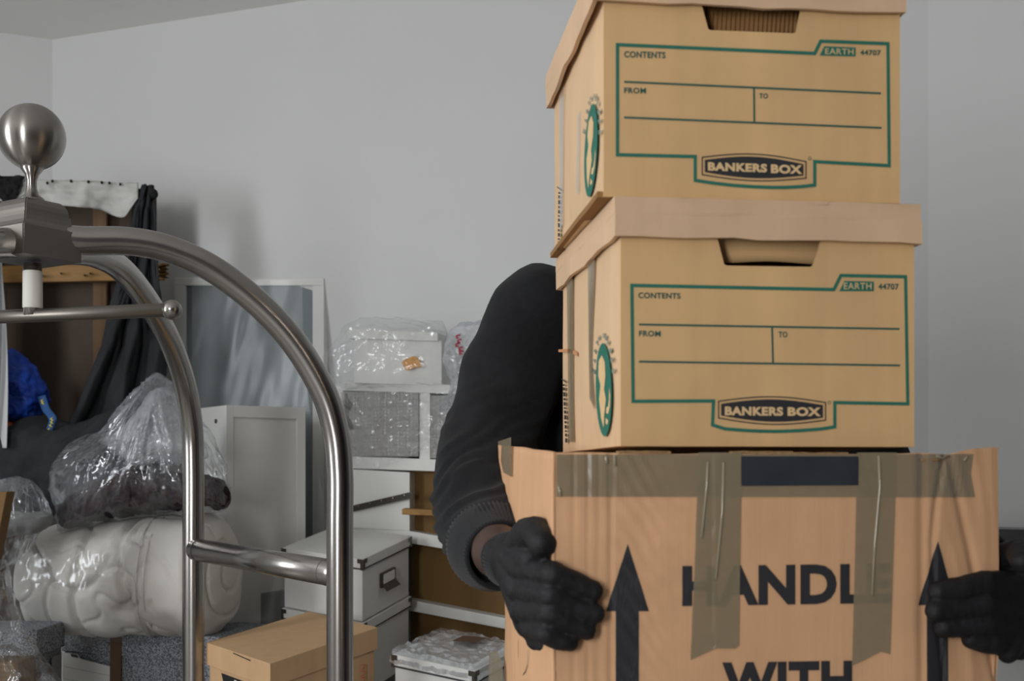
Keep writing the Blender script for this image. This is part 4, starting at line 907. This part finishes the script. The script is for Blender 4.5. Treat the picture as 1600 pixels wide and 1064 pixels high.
qd = lambda c: .012*nz(c, 6, 1)+.004*nz(c, 18, 2)-.020*math.exp(-((nz(c, 4.2, 9)*1.0)/.05)**2)
axl, axr = at(62, 905, 3.52), at(348, 893, 3.42)
def quilt():
    ax = (axr-axl); L = ax.length; x = ax.normalized(); up = V((0, 0, 1)); y = x.cross(up).normalized(); up = y.cross(x).normalized()
    nu, nvv = 110, 150; vs_, fs = [], []
    for i in range(nu+1):
        s = i/nu; R_ = .150+.030*s; endL = min(1, (s+.012)/.10); endR = min(1, (1-s)/.05)
        rad = R_*math.sqrt(max(0, 1-(1-endL)**2.0))*(1-.10*(1-endR)**2)
        lx = s*L-.02
        for k in range(nvv):
            q = 2*math.pi*k/nvv; r = rad
            # pinch lines: two cinched straps and lengthwise gathers
            r *= 1-.10*math.exp(-((s-.38-.03*math.sin(q*2))/.016)**2)-.12*math.exp(-((s-.68+.05*math.sin(q+1))/.018)**2)
            r *= 1+.035*math.sin(q*5+s*4+2*nz((s*2, math.cos(q), math.sin(q)), 1.6))*(1-s*.7)
            p = axl+x*lx+(y*math.cos(q)+up*math.sin(q)*.97)*r
            d = .018*nz(p, 7, 1)-.022*math.exp(-(nz(p, 5.0, 4)/.045)**2)*(1 if s < .75 else .25)+.005*nz(p, 17, 3)-.008*math.exp(-(nz(p, 10.0, 8)/.05)**2)*(1 if s < .8 else 0)
            vs_.append(p+(y*math.cos(q)+up*math.sin(q))*d)
    for i in range(nu):
        for k in range(nvv): fs.append((i*nvv+k, i*nvv+(k+1) % nvv, (i+1)*nvv+(k+1) % nvv, (i+1)*nvv+k))
    # rounded end disc with a soft spiral
    base = nu*nvv; c = axl+x*(L-.02); prev = base
    for m_ in range(1, 26):
        t = 1-m_/26; row = len(vs_)
        for k in range(nvv):
            q = 2*math.pi*k/nvv; p0 = V(vs_[base+k]); p = c.lerp(p0, t)+x*(.035*math.sqrt(1-t*t)-.008*math.exp(-(((t*2.2+q/6.283) % 1-.5)/.07)**2)*(t > .15)); vs_.append(p+x*.003*nz(p, 20))
        for k in range(nvv): fs.append((prev+k, prev+(k+1) % nvv, row+(k+1) % nvv, row+k))
        prev = row
    vs_.append(c+x*.035); e_ = len(vs_)-1
    for k in range(nvv): fs.append((prev+k, prev+(k+1) % nvv, e_))
    fs.append(tuple(range(nvv))[::-1])
    return mk('rolled_quilt', vs_, fs, M['duvet'], None, True)
qt = quilt(); tag(qt, 'thick white quilt rolled up and tied, resting on the speckled boxes', 'quilt')
qx = (axr-axl).normalized(); qu = V((0, 0, 1))
def qwrap(a, s):
    q = math.pi*2*s; L = (axr-axl).length*.80; y = qx.cross(qu).normalized()
    R_ = (.176+.016*a)*(min(1, (a+.03)/.15)**.5); p = axl-qx*.045+qx*(L*a); n_ = y*math.cos(q)+qu*math.sin(q)
    p = p+n_*R_; return p+n_*(.014*(ridged(p, 8, 4)-.6))
sheet('polythene_wrap', qwrap, 110, 130, M['film2'], qt)
for k, s in enumerate((.66, .70)):
    y = qx.cross(qu).normalized(); c = axl+qx*((axr-axl).length*s); tube('clear_strap', [c+(y*math.cos(q)+qu*math.sin(q))*(.170+.006*math.sin(q*3+k)) + qx*.02*math.sin(q+1) for q in [i*math.pi/18 for i in range(37)]], .0022, M['filmw'], qt, 6, caps=False)
# bag of maroon cloth on the quilt
bagY = 3.40
def knotd(kpx, Yk, a1, a2):
    K_ = at(kpx[0], kpx[1], Yk)
    def f(c):
        d = c-K_; r = math.hypot(d.x, d.z)+.02; an = math.atan2(d.x, -d.z)
        q = V((an*2.6, r*2.2, d.y*2.5)); q2 = V((an*6.5+nz(c, 5, 2), r*4.5, d.y*5))
        return min(1, r/.08)*(a1*(ridged(q, 1.3, 2)-.72)+a2*(ridged(q2, 1.6, 5)-.7)+.006*nz(c, 9, 3))
    return f
bag = inflate('plastic_bag', [(74,765),(80,728),(105,700),(135,682),(165,672),(176,655),(200,625),(228,598),(246,583),(262,590),(276,600),(292,625),(318,660),(340,690),(356,725),(366,770),(362,795),(335,806),(290,800),(240,808),(180,818),(120,832),(92,836),(82,800)], (215,735), bagY, .15,
    M['film'], rings=60, n=240, disp=knotd((246, 600), bagY, .022, .009))
tag(bag, 'clear plastic bag of dark maroon clothes lying on the rolled quilt', 'plastic bag')
mc = inflate('maroon_clothes', [(88,790),(120,768),(170,745),(215,732),(270,735),(320,738),(350,752),(360,780),(345,797),(290,795),(200,808),(130,822),(98,826)], (220,778), bagY, .10, M['maroon'], disp=lambda c: .030*(ridged(c, 11, 3)-.8)+.01*nz(c, 30))
tag(mc, 'folded maroon clothes inside the clear plastic bag on the quilt', 'clothes')
o = inflate('white_tissue', [(150,690),(200,660),(240,610),(270,610),(300,660),(330,715),(280,725),(200,722)], (240,685), bagY+.03, .09, M['filmw'], disp=knotd((246, 600), bagY, .016, .006))
tag(o, 'crumpled white plastic filling the top of the clothes bag', 'plastic bag')
o = inflate('plastic_bag', [(-60,760),(-10,750),(28,744),(50,752),(66,770),(80,805),(60,825),(40,860),(10,890),(-60,890)], (10,815), 3.28, .11, M['film'], rings=50, n=200, disp=knotd((28, 735), 3.28, .022, .006))
tag(o, 'shiny clear plastic bag at the left edge beside the clothes bag', 'plastic bag')
o2 = inflate('grey_cloth', [(-60,800),(20,800),(70,800),(78,822),(40,835),(-60,840)], (10,818), 3.30, .06, M['grey'], disp=lambda c: .01*nz(c, 20)); tag(o2, 'folded grey blanket inside the clear bag at the left edge', 'blanket')
o = inflate('plastic_bag', [(-60,880),(5,870),(18,940),(30,985),(70,1040),(90,1100),(-60,1100)], (-5,1000), 3.05, .10, M['filmt'], rings=50, n=160, disp=bagn(.03, 8, 11)); tag(o, 'thin clear plastic bag slumped at the bottom left corner', 'plastic bag')
o = pbox('brown_parcel', [(-60, 1110, 3.02), (30, 1110, 3.02), (26, 1035, 3.02), (-60, 1035, 3.02)], (0, .12, 0), M['orange'] if False else M['brown'], None, .006); tag(o, 'small brown parcel inside the thin plastic bag at bottom left', 'parcel')
# black panel on the wall, right
tv = pbox('black_panel', [(1545, 1012, 3.33), (1690, 1012, 3.19), (1690, 829, 3.19), (1545, 826, 3.33)], (.01, .04, 0), M['screen'], None); tag(tv, 'black flat panel behind the gloved hand at the right edge', 'panel')
pbox('rim', [(1545, 826.5, 3.328), (1690, 829.5, 3.188), (1690, 827, 3.188), (1545, 824, 3.328)], (.01, .04, 0), M['grey'], tv, 0)
